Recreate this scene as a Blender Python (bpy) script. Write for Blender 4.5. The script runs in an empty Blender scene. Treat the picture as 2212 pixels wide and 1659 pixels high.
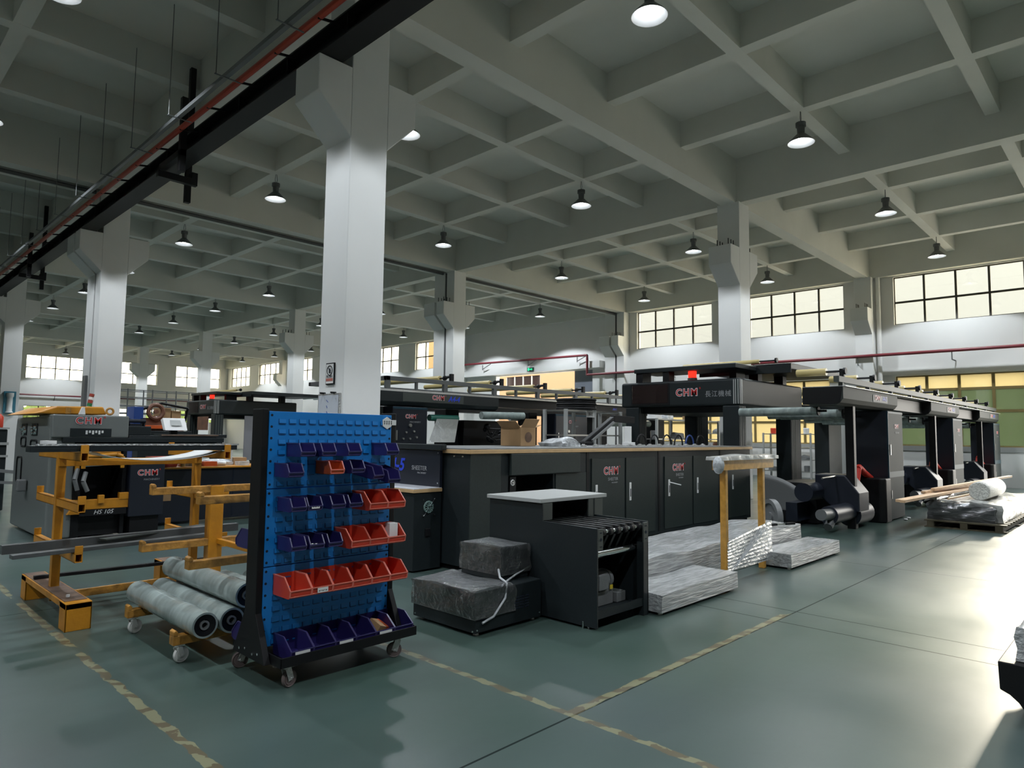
import bpy, bmesh, math, random
from mathutils import Vector, Matrix
random.seed(7)
PI = math.pi
R = math.radians
scene = bpy.context.scene
COL = scene.collection

# ------------------------------------------------------------------ camera
cam = bpy.data.cameras.new('camera')
cam.sensor_fit = 'HORIZONTAL'
cam.sensor_width = 36.0
cam.lens = 36.0 * 1451.3 / 2212.0
cam.clip_start = 0.05
cam.clip_end = 300
cam_o = bpy.data.objects.new('camera', cam)
COL.objects.link(cam_o)
yaw, pitch, roll = R(43.889), R(4.342), R(0.664)
Fv = Vector((math.cos(pitch) * math.cos(yaw), math.cos(pitch) * math.sin(yaw), math.sin(pitch)))
R0 = Vector((math.sin(yaw), -math.cos(yaw), 0))
U0 = R0.cross(Fv)
Rv = R0 * math.cos(roll) + U0 * math.sin(roll)
Uv = U0 * math.cos(roll) - R0 * math.sin(roll)
cam_o.matrix_world = Matrix(((Rv.x, Uv.x, -Fv.x, 0), (Rv.y, Uv.y, -Fv.y, 0), (Rv.z, Uv.z, -Fv.z, 1.55), (0, 0, 0, 1)))
scene.camera = cam_o

# ------------------------------------------------------------------ sky, sun and exposure
world = bpy.data.worlds.new('sky')
scene.world = world
world.use_nodes = True
wn = world.node_tree.nodes
wn['Background'].inputs[0].default_value = (1.0, 0.97, 0.90, 1)
wn['Background'].inputs[1].default_value = 8.0
sun = bpy.data.lights.new('sun', 'SUN')
sun.energy = 22.0
sun.angle = R(4)
sun.color = (1.0, 0.90, 0.72)
sun_o = bpy.data.objects.new('sun', sun)
COL.objects.link(sun_o)
sun_o.location = (60, -10, 30)
sun_o.rotation_euler = Vector((-0.966, -0.012, -0.25)).to_track_quat('-Z', 'Y').to_euler()
LAMP_W = 600.0
vs = scene.view_settings
vs.view_transform = 'Standard'
vs.look = 'None'
vs.exposure = 0.0
vs.gamma = 1.0
vs.use_curve_mapping = False

# ------------------------------------------------------------------ materials
MATS = {}
def new_mat(name):
    m = bpy.data.materials.new(name)
    m.use_nodes = True
    MATS[name] = m
    return m, m.node_tree.nodes, m.node_tree.links, m.node_tree.nodes['Principled BSDF']
def paint(name, col, rough=0.5, metal=0.0, var=0.0, vscale=3.0, bump=0.0, bscale=40.0, spec=0.5, stretch=None, coat=0.0):
    m, n, l, p = new_mat(name)
    p.inputs['Roughness'].default_value = rough
    p.inputs['Metallic'].default_value = metal
    p.inputs['Specular IOR Level'].default_value = spec
    p.inputs['Coat Weight'].default_value = coat
    p.inputs['Base Color'].default_value = (*col, 1)
    if var or bump:
        tc = n.new('ShaderNodeTexCoord')
        mp = n.new('ShaderNodeMapping')
        l.new(tc.outputs['Object'], mp.inputs[0])
        if stretch: mp.inputs['Scale'].default_value = stretch
    if var:
        t = n.new('ShaderNodeTexNoise')
        t.inputs['Scale'].default_value = vscale
        t.inputs['Detail'].default_value = 6
        l.new(mp.outputs[0], t.inputs['Vector'])
        r = n.new('ShaderNodeValToRGB')
        r.color_ramp.elements[0].position = 0.3
        r.color_ramp.elements[1].position = 0.72
        r.color_ramp.elements[0].color = (*[c * (1 - var) for c in col], 1)
        r.color_ramp.elements[1].color = (*[min(1, c * (1 + var)) for c in col], 1)
        l.new(t.outputs['Fac'], r.inputs[0])
        l.new(r.outputs[0], p.inputs['Base Color'])
    if bump:
        t = n.new('ShaderNodeTexNoise')
        t.inputs['Scale'].default_value = bscale
        t.inputs['Detail'].default_value = 4
        l.new(mp.outputs[0], t.inputs['Vector'])
        b = n.new('ShaderNodeBump')
        b.inputs['Strength'].default_value = bump
        b.inputs['Distance'].default_value = 0.02
        l.new(t.outputs['Fac'], b.inputs['Height'])
        l.new(b.outputs[0], p.inputs['Normal'])
    return m
M_wall = paint('white_wall_paint', (0.74, 0.74, 0.72), 0.7, var=0.03, vscale=0.6)
M_ceil = paint('ceiling_paint', (0.66, 0.655, 0.60), 0.8, var=0.05, vscale=0.8)
M_col = paint('column_paint', (0.76, 0.76, 0.74), 0.6, var=0.025, vscale=1.2, bump=0.05, bscale=3)
M_gap = paint('dark_joint', (0.09, 0.09, 0.09), 0.8)
M_char = paint('charcoal_powder_coat', (0.0125, 0.0175, 0.0195), 0.46, var=0.12, vscale=60, bump=0.12, bscale=400, spec=0.35)
M_char2 = paint('grey_green_powder_coat', (0.026, 0.035, 0.033), 0.45, var=0.10, vscale=50, bump=0.10, bscale=300, spec=0.3)
M_tower = paint('dark_teal_powder_coat', (0.014, 0.023, 0.024), 0.6, var=0.08, vscale=40, spec=0.15)
M_fascia = paint('grey_fascia_paint', (0.036, 0.042, 0.039), 0.6, spec=0.2)
M_navy = paint('blue_black_paint', (0.009, 0.012, 0.021), 0.4)
M_black = paint('black_metal', (0.006, 0.006, 0.007), 0.5, spec=0.3)
M_teal = paint('teal_edge_paint', (0.012, 0.042, 0.062), 0.5, spec=0.2)
M_greyp = paint('grey_panel_paint', (0.062, 0.070, 0.064), 0.5, spec=0.25)
M_lgrey = paint('light_grey_paint', (0.36, 0.37, 0.36), 0.4, bump=0.05, bscale=60)
M_steel = paint('bare_steel', (0.52, 0.52, 0.50), 0.32, metal=0.9)
M_chrome = paint('chrome', (0.72, 0.73, 0.74), 0.15, metal=1.0)
M_alu = paint('checker_plate', (0.55, 0.55, 0.54), 0.35, metal=0.8, bump=0.6, bscale=45)
M_white = paint('white_plastic', (0.75, 0.75, 0.74), 0.4)
M_paper = paint('paper', (0.72, 0.72, 0.70), 0.7)
M_red = paint('red_plastic', (0.62, 0.06, 0.03), 0.32, var=0.06, vscale=8)
M_orange = paint('orange_plastic', (0.62, 0.11, 0.025), 0.35)
M_bin = paint('navy_plastic', (0.024, 0.019, 0.115), 0.3, var=0.08, vscale=8)
M_rimr = paint('red_plastic_rim', (0.70, 0.18, 0.13), 0.35)
M_rimb = paint('navy_plastic_rim', (0.045, 0.038, 0.13), 0.35)
M_blue = paint('blue_panel_paint', (0.006, 0.19, 0.56), 0.38, var=0.04, vscale=4)
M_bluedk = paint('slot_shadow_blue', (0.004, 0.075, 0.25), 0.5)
M_hole = paint('hole_black', (0.003, 0.008, 0.02), 0.9)
M_yel = paint('yellow_paint', (0.52, 0.215, 0.012), 0.4, var=0.16, vscale=7, bump=0.1, bscale=30)
M_yelworn = paint('worn_yellow_paint', (0.42, 0.20, 0.035), 0.5, var=0.5, vscale=14, bump=0.25, bscale=40)
M_tape = paint('brown_packing_tape', (0.52, 0.27, 0.055), 0.2, var=0.2, vscale=18)
M_board = paint('wood_edge', (0.55, 0.36, 0.18), 0.45, var=0.08, vscale=10)
M_wtop = paint('white_laminate', (0.66, 0.67, 0.72), 0.25)
M_rust = paint('rusty_brown', (0.13, 0.075, 0.045), 0.7, var=0.4, vscale=9)
M_card = paint('cardboard', (0.36, 0.22, 0.105), 0.75, var=0.08, vscale=5)
M_wood = paint('raw_timber', (0.60, 0.40, 0.24), 0.55, var=0.15, vscale=6, stretch=(1, 12, 12))
M_pallet = paint('dark_pallet_wood', (0.075, 0.062, 0.036), 0.8, var=0.25, vscale=8)
M_redpipe = paint('maroon_pipe_paint', (0.19, 0.03, 0.04), 0.4)
M_redrail = paint('red_rail_cover', (0.42, 0.045, 0.02), 0.4)
M_rubber = paint('caster_rubber', (0.14, 0.105, 0.10), 0.5)
M_nylon = paint('white_nylon', (0.60, 0.60, 0.57), 0.4)
M_cream = paint('cream_roller', (0.50, 0.40, 0.17), 0.35)
M_gunmetal = paint('cast_iron_grey', (0.16, 0.165, 0.165), 0.45, bump=0.1, bscale=60)
M_rubbertile = paint('green_blanket', (0.03, 0.16, 0.12), 0.35)
M_bluepl = paint('blue_paint', (0.02, 0.06, 0.25), 0.4)
M_brown = paint('brown_machine_paint', (0.17, 0.07, 0.04), 0.5, var=0.3, vscale=4)
M_screen = paint('screen_glass', (0.020, 0.012, 0.012), 0.08)
M_txtw = paint('white_lettering', (0.66, 0.66, 0.66), 0.5)
M_txtr = paint('red_lettering', (0.55, 0.03, 0.03), 0.45)
M_txtd = paint('dark_lettering', (0.02, 0.025, 0.06), 0.45)
M_txtb = paint('blue_lettering', (0.02, 0.06, 0.62), 0.45)
M_txtg = paint('grey_lettering', (0.30, 0.31, 0.32), 0.5)
M_ink = paint('ink', (0.03, 0.03, 0.035), 0.6)
M_extor = paint('orange_render', (0.30, 0.185, 0.10), 0.9)
M_extgr = paint('grey_cladding', (0.20, 0.22, 0.26), 0.8)
M_leaf = paint('leaves', (0.10, 0.15, 0.03), 0.8, var=0.6, vscale=3)
M_ground = paint('yard_concrete', (0.30, 0.29, 0.27), 0.9)
M_bluecase = paint('blue_water_case', (0.05, 0.19, 0.26), 0.3)
M_pinkred = paint('red_hose_cloth', (0.66, 0.035, 0.02), 0.5, bump=0.3, bscale=60)

def emit(name, col, s):
    m, n, l, p = new_mat(name)
    p.inputs['Base Color'].default_value = (*col, 1)
    p.inputs['Emission Color'].default_value = (*col, 1)
    p.inputs['Emission Strength'].default_value = s
    return m
M_bulb = emit('lamp_bulb', (0.95, 0.98, 1.0), 14.0)
M_redlamp = emit('red_beacon', (1.0, 0.03, 0.015), 1.6)
M_exit = emit('exit_sign_green', (0.02, 0.55, 0.22), 1.6)
M_refl = paint('reflector_white', (0.85, 0.86, 0.87), 0.35)
M_lamp = paint('lamp_grey', (0.10, 0.105, 0.105), 0.45)

def clear(name, tint, gloss=0.08, rough=0.05, frost=0.0):
    m, n, l, p = new_mat(name)
    n.remove(p)
    out = n['Material Output']
    tr = n.new('ShaderNodeBsdfTransparent'); tr.inputs[0].default_value = (*tint, 1)
    gl = n.new('ShaderNodeBsdfGlossy'); gl.inputs['Roughness'].default_value = rough
    mx = n.new('ShaderNodeMixShader'); mx.inputs[0].default_value = gloss
    src = tr
    if frost:
        ts = n.new('ShaderNodeBsdfTranslucent'); ts.inputs[0].default_value = (*tint, 1)
        m2 = n.new('ShaderNodeMixShader'); m2.inputs[0].default_value = frost
        l.new(tr.outputs[0], m2.inputs[1]); l.new(ts.outputs[0], m2.inputs[2]); src = m2
    l.new(src.outputs[0], mx.inputs[1]); l.new(gl.outputs[0], mx.inputs[2])
    l.new(mx.outputs[0], out.inputs[0])
    return m
M_glass = clear('window_glass', (0.92, 0.90, 0.80), 0.06)
M_gyel = clear('yellow_filmed_glass', (0.54, 0.485, 0.33), 0.07, 0.03, frost=0.75)
M_ggrn = clear('greenish_filmed_glass', (0.20, 0.235, 0.165), 0.10, 0.03, frost=0.8)

def film(name, tint, base, gloss_rough, alpha, bump, bscale, stretch=(1, 1, 1)):
    # wrinkled stretch film: shiny plastic partly see-through
    m, n, l, p = new_mat(name)
    tc = n.new('ShaderNodeTexCoord'); mp = n.new('ShaderNodeMapping')
    mp.inputs['Scale'].default_value = stretch
    l.new(tc.outputs['Object'], mp.inputs[0])
    t = n.new('ShaderNodeTexNoise'); t.inputs['Scale'].default_value = bscale; t.inputs['Detail'].default_value = 5
    t.inputs['Distortion'].default_value = 0.4
    l.new(mp.outputs[0], t.inputs['Vector'])
    b = n.new('ShaderNodeBump'); b.inputs['Strength'].default_value = bump; b.inputs['Distance'].default_value = 0.03
    l.new(t.outputs['Fac'], b.inputs['Height'])
    l.new(b.outputs[0], p.inputs['Normal'])
    r = n.new('ShaderNodeValToRGB')
    r.color_ramp.elements[0].position = 0.35; r.color_ramp.elements[1].position = 0.7
    r.color_ramp.elements[0].color = (*[c * 0.75 for c in base], 1)
    r.color_ramp.elements[1].color = (*[min(1, c * 1.3) for c in base], 1)
    l.new(t.outputs['Fac'], r.inputs[0]); l.new(r.outputs[0], p.inputs['Base Color'])
    p.inputs['Roughness'].default_value = gloss_rough
    p.inputs['Specular IOR Level'].default_value = 0.8
    if alpha < 1:
        p.inputs['Alpha'].default_value = alpha
    return m
M_wrap = film('silver_stretch_wrap', None, (0.40, 0.41, 0.41), 0.17, 1.0, 0.55, 9.0, (0.45, 3.0, 5.0))
M_wrapw = film('white_stretch_wrap', None, (0.50, 0.50, 0.48), 0.2, 1.0, 0.6, 4.0, (1, 2, 2))
M_wrapd = film('dark_stretch_wrap', None, (0.075, 0.078, 0.08), 0.14, 1.0, 0.8, 5.0, (2.5, 1, 4))
def thin_film(name, fac, bscale, bump):
    m, n, l, p = new_mat(name)
    n.remove(p)
    tc = n.new('ShaderNodeTexCoord'); t = n.new('ShaderNodeTexNoise')
    t.inputs['Scale'].default_value = bscale; t.inputs['Detail'].default_value = 5; t.inputs['Distortion'].default_value = 0.6
    l.new(tc.outputs['Object'], t.inputs['Vector'])
    b = n.new('ShaderNodeBump'); b.inputs['Strength'].default_value = bump; b.inputs['Distance'].default_value = 0.03
    l.new(t.outputs['Fac'], b.inputs['Height'])
    tr = n.new('ShaderNodeBsdfTransparent'); gl = n.new('ShaderNodeBsdfGlossy'); df = n.new('ShaderNodeBsdfDiffuse')
    gl.inputs['Roughness'].default_value = 0.16; gl.inputs['Color'].default_value = (0.9, 0.9, 0.9, 1); df.inputs['Color'].default_value = (0.6, 0.62, 0.63, 1)
    l.new(b.outputs[0], gl.inputs['Normal'])
    m1 = n.new('ShaderNodeMixShader'); m1.inputs[0].default_value = 0.8
    l.new(df.outputs[0], m1.inputs[1]); l.new(gl.outputs[0], m1.inputs[2])
    m2 = n.new('ShaderNodeMixShader'); fr = n.new('ShaderNodeFresnel'); fr.inputs[0].default_value = 1.6; l.new(b.outputs[0], fr.inputs['Normal'])
    ad = n.new('ShaderNodeMath'); ad.operation = 'MULTIPLY_ADD'; ad.inputs[1].default_value = 1.2; ad.inputs[2].default_value = fac*0.5; l.new(fr.outputs[0], ad.inputs[0]); l.new(ad.outputs[0], m2.inputs[0])
    l.new(tr.outputs[0], m2.inputs[1]); l.new(m1.outputs[0], m2.inputs[2]); l.new(m2.outputs[0], n['Material Output'].inputs[0])
    return m
M_film = thin_film('clear_stretch_wrap', 0.24, 16.0, 1.0)
M_sheet = thin_film('thin_clear_sheet', 0.16, 4.0, 0.3)
M_film2 = film('clear_film_sheet', None, (0.55, 0.57, 0.60), 0.15, 0.38, 0.3, 4.0)
M_roll = film('wrapped_green_roll', None, (0.29, 0.34, 0.325), 0.12, 1.0, 0.05, 4.0, (1, 2, 1))
M_bubble = film('bubble_wrap', None, (0.62, 0.62, 0.58), 0.4, 1.0, 0.5, 40.0)
M_bag = film('plastic_bag', None, (0.50, 0.52, 0.54), 0.25, 1.0, 0.8, 12.0)

def floor_mat():
    m, n, l, p = new_mat('green_epoxy_floor')
    geo = n.new('ShaderNodeNewGeometry'); sep = n.new('ShaderNodeSeparateXYZ')
    l.new(geo.outputs['Position'], sep.inputs[0])
    def noise(scale, detail=5, dist=0.0, vec=None):
        t = n.new('ShaderNodeTexNoise'); t.inputs['Scale'].default_value = scale
        t.inputs['Detail'].default_value = detail; t.inputs['Distortion'].default_value = dist
        l.new(vec or geo.outputs['Position'], t.inputs['Vector']); return t.outputs['Fac']
    def math_(op, a, b=None):
        k = n.new('ShaderNodeMath'); k.operation = op
        for i, v in enumerate((a, b)):
            if v is None: continue
            if isinstance(v, (int, float)): k.inputs[i].default_value = v
            else: l.new(v, k.inputs[i])
        return k.outputs[0]
    def ramp(f, a, b, ca, cb):
        r = n.new('ShaderNodeValToRGB'); e = r.color_ramp.elements
        e[0].position = a; e[1].position = b; e[0].color = ca; e[1].color = cb
        l.new(f, r.inputs[0]); return r.outputs[0]
    def mix(f, a, b):
        k = n.new('ShaderNodeMix'); k.data_type = 'RGBA'
        l.new(f, k.inputs[0])
        for i, v in ((6, a), (7, b)):
            if isinstance(v, tuple): k.inputs[i].default_value = v
            else: l.new(v, k.inputs[i])
        return k.outputs[2]
    W = (1, 1, 1, 1); K = (0, 0, 0, 1)
    base = ramp(noise(0.9, 7), 0.3, 0.7, (0.042, 0.074, 0.061, 1), (0.062, 0.095, 0.083, 1))
    worn = ramp(noise(0.35, 6, 0.6), 0.40, 0.75, K, W)
    c = mix(worn, base, (0.062, 0.086, 0.090, 1))
    mp = n.new('ShaderNodeMapping'); mp.inputs['Scale'].default_value = (0.5, 3.0, 1); mp.inputs['Rotation'].default_value = (0, 0, R(20))
    l.new(geo.outputs['Position'], mp.inputs[0])
    scuff = ramp(noise(1.1, 7, 0.4, mp.outputs[0]), 0.42, 0.80, K, (0.30, 0.30, 0.30, 1))
    c = mix(scuff, c, (0.030, 0.050, 0.043, 1))
    # joints sawn in the slab
    def near(axis, val, w):
        return math_('LESS_THAN', math_('ABSOLUTE', math_('SUBTRACT', axis, val)), w)
    X, Y = sep.outputs[0], sep.outputs[1]
    j = None
    for v in (5.79, 6.22, 9.15, 12.1, 15.2, 18.2, -1.0):
        k = near(X, v, 0.007); j = k if j is None else math_('MAXIMUM', j, k)
    for v in (2.415, 7.0, 11.7, -2.2): j = math_('MAXIMUM', j, near(Y, v, 0.007))
    c = mix(j, c, (0.012, 0.02, 0.018, 1))
    # worn hazard tape lines
    dash = noise(7.0, 3); dash2 = noise(1.7, 4)
    keep = math_('GREATER_THAN', dash2, 0.36)
    edge = math_('MULTIPLY', math_('SUBTRACT', dash, 0.5), 0.055)
    def line(axis, val, w, oth, lo, hi):
        a = math_('LESS_THAN', math_('ABSOLUTE', math_('ADD', math_('SUBTRACT', axis, val), edge)), w)
        b = math_('MULTIPLY', math_('GREATER_THAN', oth, lo), math_('LESS_THAN', oth, hi))
        return math_('MULTIPLY', math_('MULTIPLY', a, b), keep)
    lines = math_('MAXIMUM', line(X, 3.035, 0.026, Y, 0.6, 5.2), line(Y, 2.447, 0.030, X, 3.03, 6.2))
    keep = math_('GREATER_THAN', dash2, 0.47)
    lines = math_('MAXIMUM', lines, line(X, 1.39, 0.028, Y, 1.0, 10.5))
    stripe = math_('GREATER_THAN', math_('FRACT', math_('MULTIPLY', math_('ADD', math_('ADD', X, Y), math_('MULTIPLY', dash, 0.45)), 4.2)), 0.42)
    tape = mix(stripe, (0.10, 0.085, 0.05, 1), (0.185, 0.185, 0.11, 1))
    c = mix(lines, c, tape)
    l.new(c, p.inputs['Base Color'])
    rg = math_('ADD', math_('MULTIPLY', noise(1.1, 3), 0.16), 0.235)
    l.new(rg, p.inputs['Roughness'])
    l.new(math_('SUBTRACT', 0.5, math_('MULTIPLY', j, 0.45)), p.inputs['Specular IOR Level'])
    b = n.new('ShaderNodeBump'); b.inputs['Strength'].default_value = 0.06; b.inputs['Distance'].default_value = 0.02
    l.new(noise(3.0, 5), b.inputs['Height']); l.new(b.outputs[0], p.inputs['Normal'])
    return m
M_floor = floor_mat()

# ------------------------------------------------------------------ builders
def wloc(o):
    v = Vector((0, 0, 0))
    while o: v += o.location; o = o.parent
    return v
def props(o, label=None, cat=None, group=None, kind=None):
    if label: o['label'] = label
    if cat: o['category'] = cat
    if group: o['group'] = group
    if kind: o['kind'] = kind
    return o
def T(name, label, cat, loc, group=None):
    o = bpy.data.objects.new(name, None)
    o.empty_display_size = 0.1
    COL.objects.link(o); o.location = loc
    return props(o, label, cat, group)
class MB:
    def __init__(s): s.b = bmesh.new(); s.mi = 0
    def _f(s, vs, idx):
        for q in idx:
            try: f = s.b.faces.new([vs[i] for i in q]); f.material_index = s.mi
            except ValueError: pass
    def box(s, x0, x1, y0, y1, z0, z1):
        v = [s.b.verts.new(c) for c in ((x0,y0,z0),(x1,y0,z0),(x1,y1,z0),(x0,y1,z0),(x0,y0,z1),(x1,y0,z1),(x1,y1,z1),(x0,y1,z1))]
        s._f(v, ((3,2,1,0),(4,5,6,7),(0,1,5,4),(1,2,6,5),(2,3,7,6),(3,0,4,7))); return s
    def bar(s, p, q, w, h, up=(0,0,1)):
        p, q = Vector(p), Vector(q); d = (q - p).normalized(); u = Vector(up)
        if abs(d.dot(u)) > 0.99: u = Vector((1,0,0))
        r = d.cross(u).normalized() * (w / 2); t = r.cross(d).normalized() * (h / 2)
        v = [s.b.verts.new(c) for c in (p-r-t, p+r-t, p+r+t, p-r+t, q-r-t, q+r-t, q+r+t, q-r+t)]
        s._f(v, ((0,1,2,3),(7,6,5,4),(0,4,5,1),(1,5,6,2),(2,6,7,3),(3,7,4,0))); return s
    def cyl(s, p, q, r0, r1=None, n=16, caps=True):
        r1 = r0 if r1 is None else r1
        p, q = Vector(p), Vector(q); d = (q - p).normalized()
        a = d.orthogonal().normalized(); b = d.cross(a)
        A = [s.b.verts.new(p + (a*math.cos(2*PI*i/n) + b*math.sin(2*PI*i/n))*r0) for i in range(n)]
        B = [s.b.verts.new(q + (a*math.cos(2*PI*i/n) + b*math.sin(2*PI*i/n))*r1) for i in range(n)]
        for i in range(n): s._f([A[i],A[(i+1)%n],B[(i+1)%n],B[i]], ((0,1,2,3),))
        if caps:
            s._f(A[::-1], (tuple(range(n)),)); s._f(B, (tuple(range(n)),))
        return s
    def tube(s, pts, r, n=8):
        for a, b in zip(pts[:-1], pts[1:]): s.cyl(a, b, r, n=n)
        return s
    def ring(s, c, axis, R_, r, n=24, m=8, a0=0, a1=2*PI):
        c = Vector(c); ax = Vector(axis).normalized(); u = ax.orthogonal().normalized(); w = ax.cross(u)
        full = abs(a1 - a0 - 2*PI) < 1e-4; k = n if full else n + 1
        rows = []
        for i in range(k):
            t = a0 + (a1 - a0) * i / n; d = u*math.cos(t) + w*math.sin(t)
            rows.append([s.b.verts.new(c + d*(R_ + r*math.cos(2*PI*j/m)) + ax*(r*math.sin(2*PI*j/m))) for j in range(m)])
        for i in range(n):
            A, B = rows[i], rows[(i+1) % k]
            for j in range(m): s._f([A[j],A[(j+1)%m],B[(j+1)%m],B[j]], ((0,1,2,3),))
        return s
    def lathe(s, prof, c=(0,0,0), axis=(0,0,1), n=28):
        c = Vector(c); ax = Vector(axis).normalized(); u = ax.orthogonal().normalized(); w = ax.cross(u)
        rows = [[s.b.verts.new(c + ax*z + (u*math.cos(2*PI*i/n) + w*math.sin(2*PI*i/n))*max(r, 1e-4)) for i in range(n)] for r, z in prof]
        for A, B in zip(rows[:-1], rows[1:]):
            for i in range(n): s._f([A[i],A[(i+1)%n],B[(i+1)%n],B[i]], ((0,1,2,3),))
        return s
    def prism(s, poly, axis, lo, hi):
        # poly in the two other axes: axis 'x': (y,z); 'y': (x,z); 'z': (x,y)
        def P(a, b, t): return {'x': (t,a,b), 'y': (a,t,b), 'z': (a,b,t)}[axis]
        A = [s.b.verts.new(P(a, b, lo)) for a, b in poly]; B = [s.b.verts.new(P(a, b, hi)) for a, b in poly]
        k = len(poly)
        for i in range(k): s._f([A[i],A[(i+1)%k],B[(i+1)%k],B[i]], ((0,1,2,3),))
        s._f(A[::-1], (tuple(range(k)),)); s._f(B, (tuple(range(k)),)); return s
    def sphere(s, c, r, sc=(1,1,1), n=14):
        m = Matrix.Translation(c) @ Matrix.Diagonal((*[r*k for k in sc], 1))
        d = bmesh.ops.create_uvsphere(s.b, u_segments=n, v_segments=max(6, n//2), radius=1, matrix=m)
        for v in d['verts']:
            for f in v.link_faces: f.material_index = s.mi
        return s
    def lump(s, x0, x1, y0, y1, z0, z1, amp, step=0.08, seed=0, top=None):
        # subdivided box with crumpled skin (bales, wrapped packs)
        rnd = random.Random(seed)
        nx = max(2, int((x1-x0)/step)); ny = max(2, int((y1-y0)/step)); nz = max(2, int((z1-z0)/step))
        ph = [rnd.uniform(0, 6.28) for _ in range(9)]
        vd = {}
        def vert(i, j, k):
            key = (i, j, k)
            if key not in vd:
                x = x0+(x1-x0)*i/nx; y = y0+(y1-y0)*j/ny; z = z0+(z1-z0)*k/nz
                if top and k == nz: z += top(x, y)
                w = amp if k else 0
                dx = math.sin(7*y+11*z+ph[0])*math.sin(19*z+5*y+ph[1]); dy = math.sin(6*x+13*z+ph[2])*math.sin(23*z+3*x+ph[3])
                dz = math.sin(5*x+4*y+ph[4])*0.7 + math.sin(11*y-7*x+ph[5])*0.5
                ex = (1 if i == nx else -1 if i == 0 else 0); ey = (1 if j == ny else -1 if j == 0 else 0)
                x += ex*w*(dx-0.6*(k == nz)); y += ey*w*(dy-0.6*(k == nz)); z += (w*dz if k == nz else 0) - (w*0.8 if k == nz and (ex or ey) else 0)
                vd[key] = s.b.verts.new((x+rnd.uniform(-1,1)*w*.15, y+rnd.uniform(-1,1)*w*.15, z))
            return vd[key]
        for i in range(nx):
            for j in range(ny):
                for k, fl in ((0, 1), (nz, 0)):
                    q = [vert(i,j,k), vert(i+1,j,k), vert(i+1,j+1,k), vert(i,j+1,k)]
                    s._f(q[::-1] if fl else q, ((0,1,2,3),))
        for j in range(ny):
            for k in range(nz):
                for i, fl in ((0, 1), (nx, 0)):
                    q = [vert(i,j,k), vert(i,j+1,k), vert(i,j+1,k+1), vert(i,j,k+1)]
                    s._f(q[::-1] if fl else q, ((0,1,2,3),))
        for i in range(nx):
            for k in range(nz):
                for j, fl in ((0, 0), (ny, 1)):
                    q = [vert(i,j,k), vert(i+1,j,k), vert(i+1,j,k+1), vert(i,j,k+1)]
                    s._f(q[::-1] if fl else q, ((0,1,2,3),))
        return s
    def grid(s, fn, nu, nv):
        P = [[s.b.verts.new(fn(i/nu, j/nv)) for j in range(nv+1)] for i in range(nu+1)]
        for i in range(nu):
            for j in range(nv): s._f([P[i][j],P[i+1][j],P[i+1][j+1],P[i][j+1]], ((0,1,2,3),))
        return s
    def build(s, name, mats, parent=None, bev=0.0, smooth=False, label=None, cat=None, group=None, kind=None, segs=2, solid=0.0, recalc=True):
        if recalc: bmesh.ops.recalc_face_normals(s.b, faces=s.b.faces[:])
        if parent: org = wloc(parent)
        elif kind == 'structure': org = Vector((0, 0, 0))
        else:
            cs = [v.co for v in s.b.verts]
            org = Vector(((min(c.x for c in cs)+max(c.x for c in cs))/2, (min(c.y for c in cs)+max(c.y for c in cs))/2, min(c.z for c in cs)))
        bmesh.ops.translate(s.b, verts=s.b.verts[:], vec=-org)
        me = bpy.data.meshes.new(name)
        if smooth:
            for f in s.b.faces: f.smooth = True
            for e in s.b.edges:
                if len(e.link_faces) == 2 and e.calc_face_angle(0) > R(38): e.smooth = False
        s.b.to_mesh(me); s.b.free()
        for m in (mats if isinstance(mats, (list, tuple)) else [mats]): me.materials.append(m)
        o = bpy.data.objects.new(name, me); COL.objects.link(o)
        if parent: o.parent = parent
        else: o.location = org
        if solid:
            k = o.modifiers.new('solid', 'SOLIDIFY'); k.thickness = solid
        if bev:
            k = o.modifiers.new('bevel', 'BEVEL'); k.width = bev; k.segments = segs; k.limit_method = 'ANGLE'; k.angle_limit = R(40)
        return props(o, label, cat, group, kind)
def box(name, mat, parent, x0, x1, y0, y1, z0, z1, bev=0.004, **k):
    return MB().box(x0, x1, y0, y1, z0, z1).build(name, mat, parent, bev=bev, **k)
def kids(o): return [c for c in bpy.data.objects if c.parent is o]
def dup(o, loc=None, label=None, parent=None):
    c = o.copy(); COL.objects.link(c)
    if parent: c.parent = parent
    if loc is not None: c.location = loc
    if label: c['label'] = label
    for k in list(o.children): dup(k, parent=c)
    return c
FACE_Y = (PI/2, 0, 0)          # lettering on a face looking to -Y
FACE_X = (PI/2, 0, -PI/2)      # lettering on a face looking to -X
def text_bm(body, size, off=0.0, ext=0.0008, shear=0.0, space=1.0, align='CENTER'):
    cu = bpy.data.curves.new('t', 'FONT'); cu.body = body; cu.size = size; cu.offset = off; cu.extrude = ext
    cu.shear = shear; cu.space_character = space; cu.align_x = align; cu.align_y = 'CENTER'; cu.resolution_u = 3
    o = bpy.data.objects.new('t', cu); COL.objects.link(o)
    dg = bpy.context.evaluated_depsgraph_get()
    me = bpy.data.meshes.new_from_object(o.evaluated_get(dg))
    bpy.data.objects.remove(o); bpy.data.curves.remove(cu)
    return me
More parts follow.
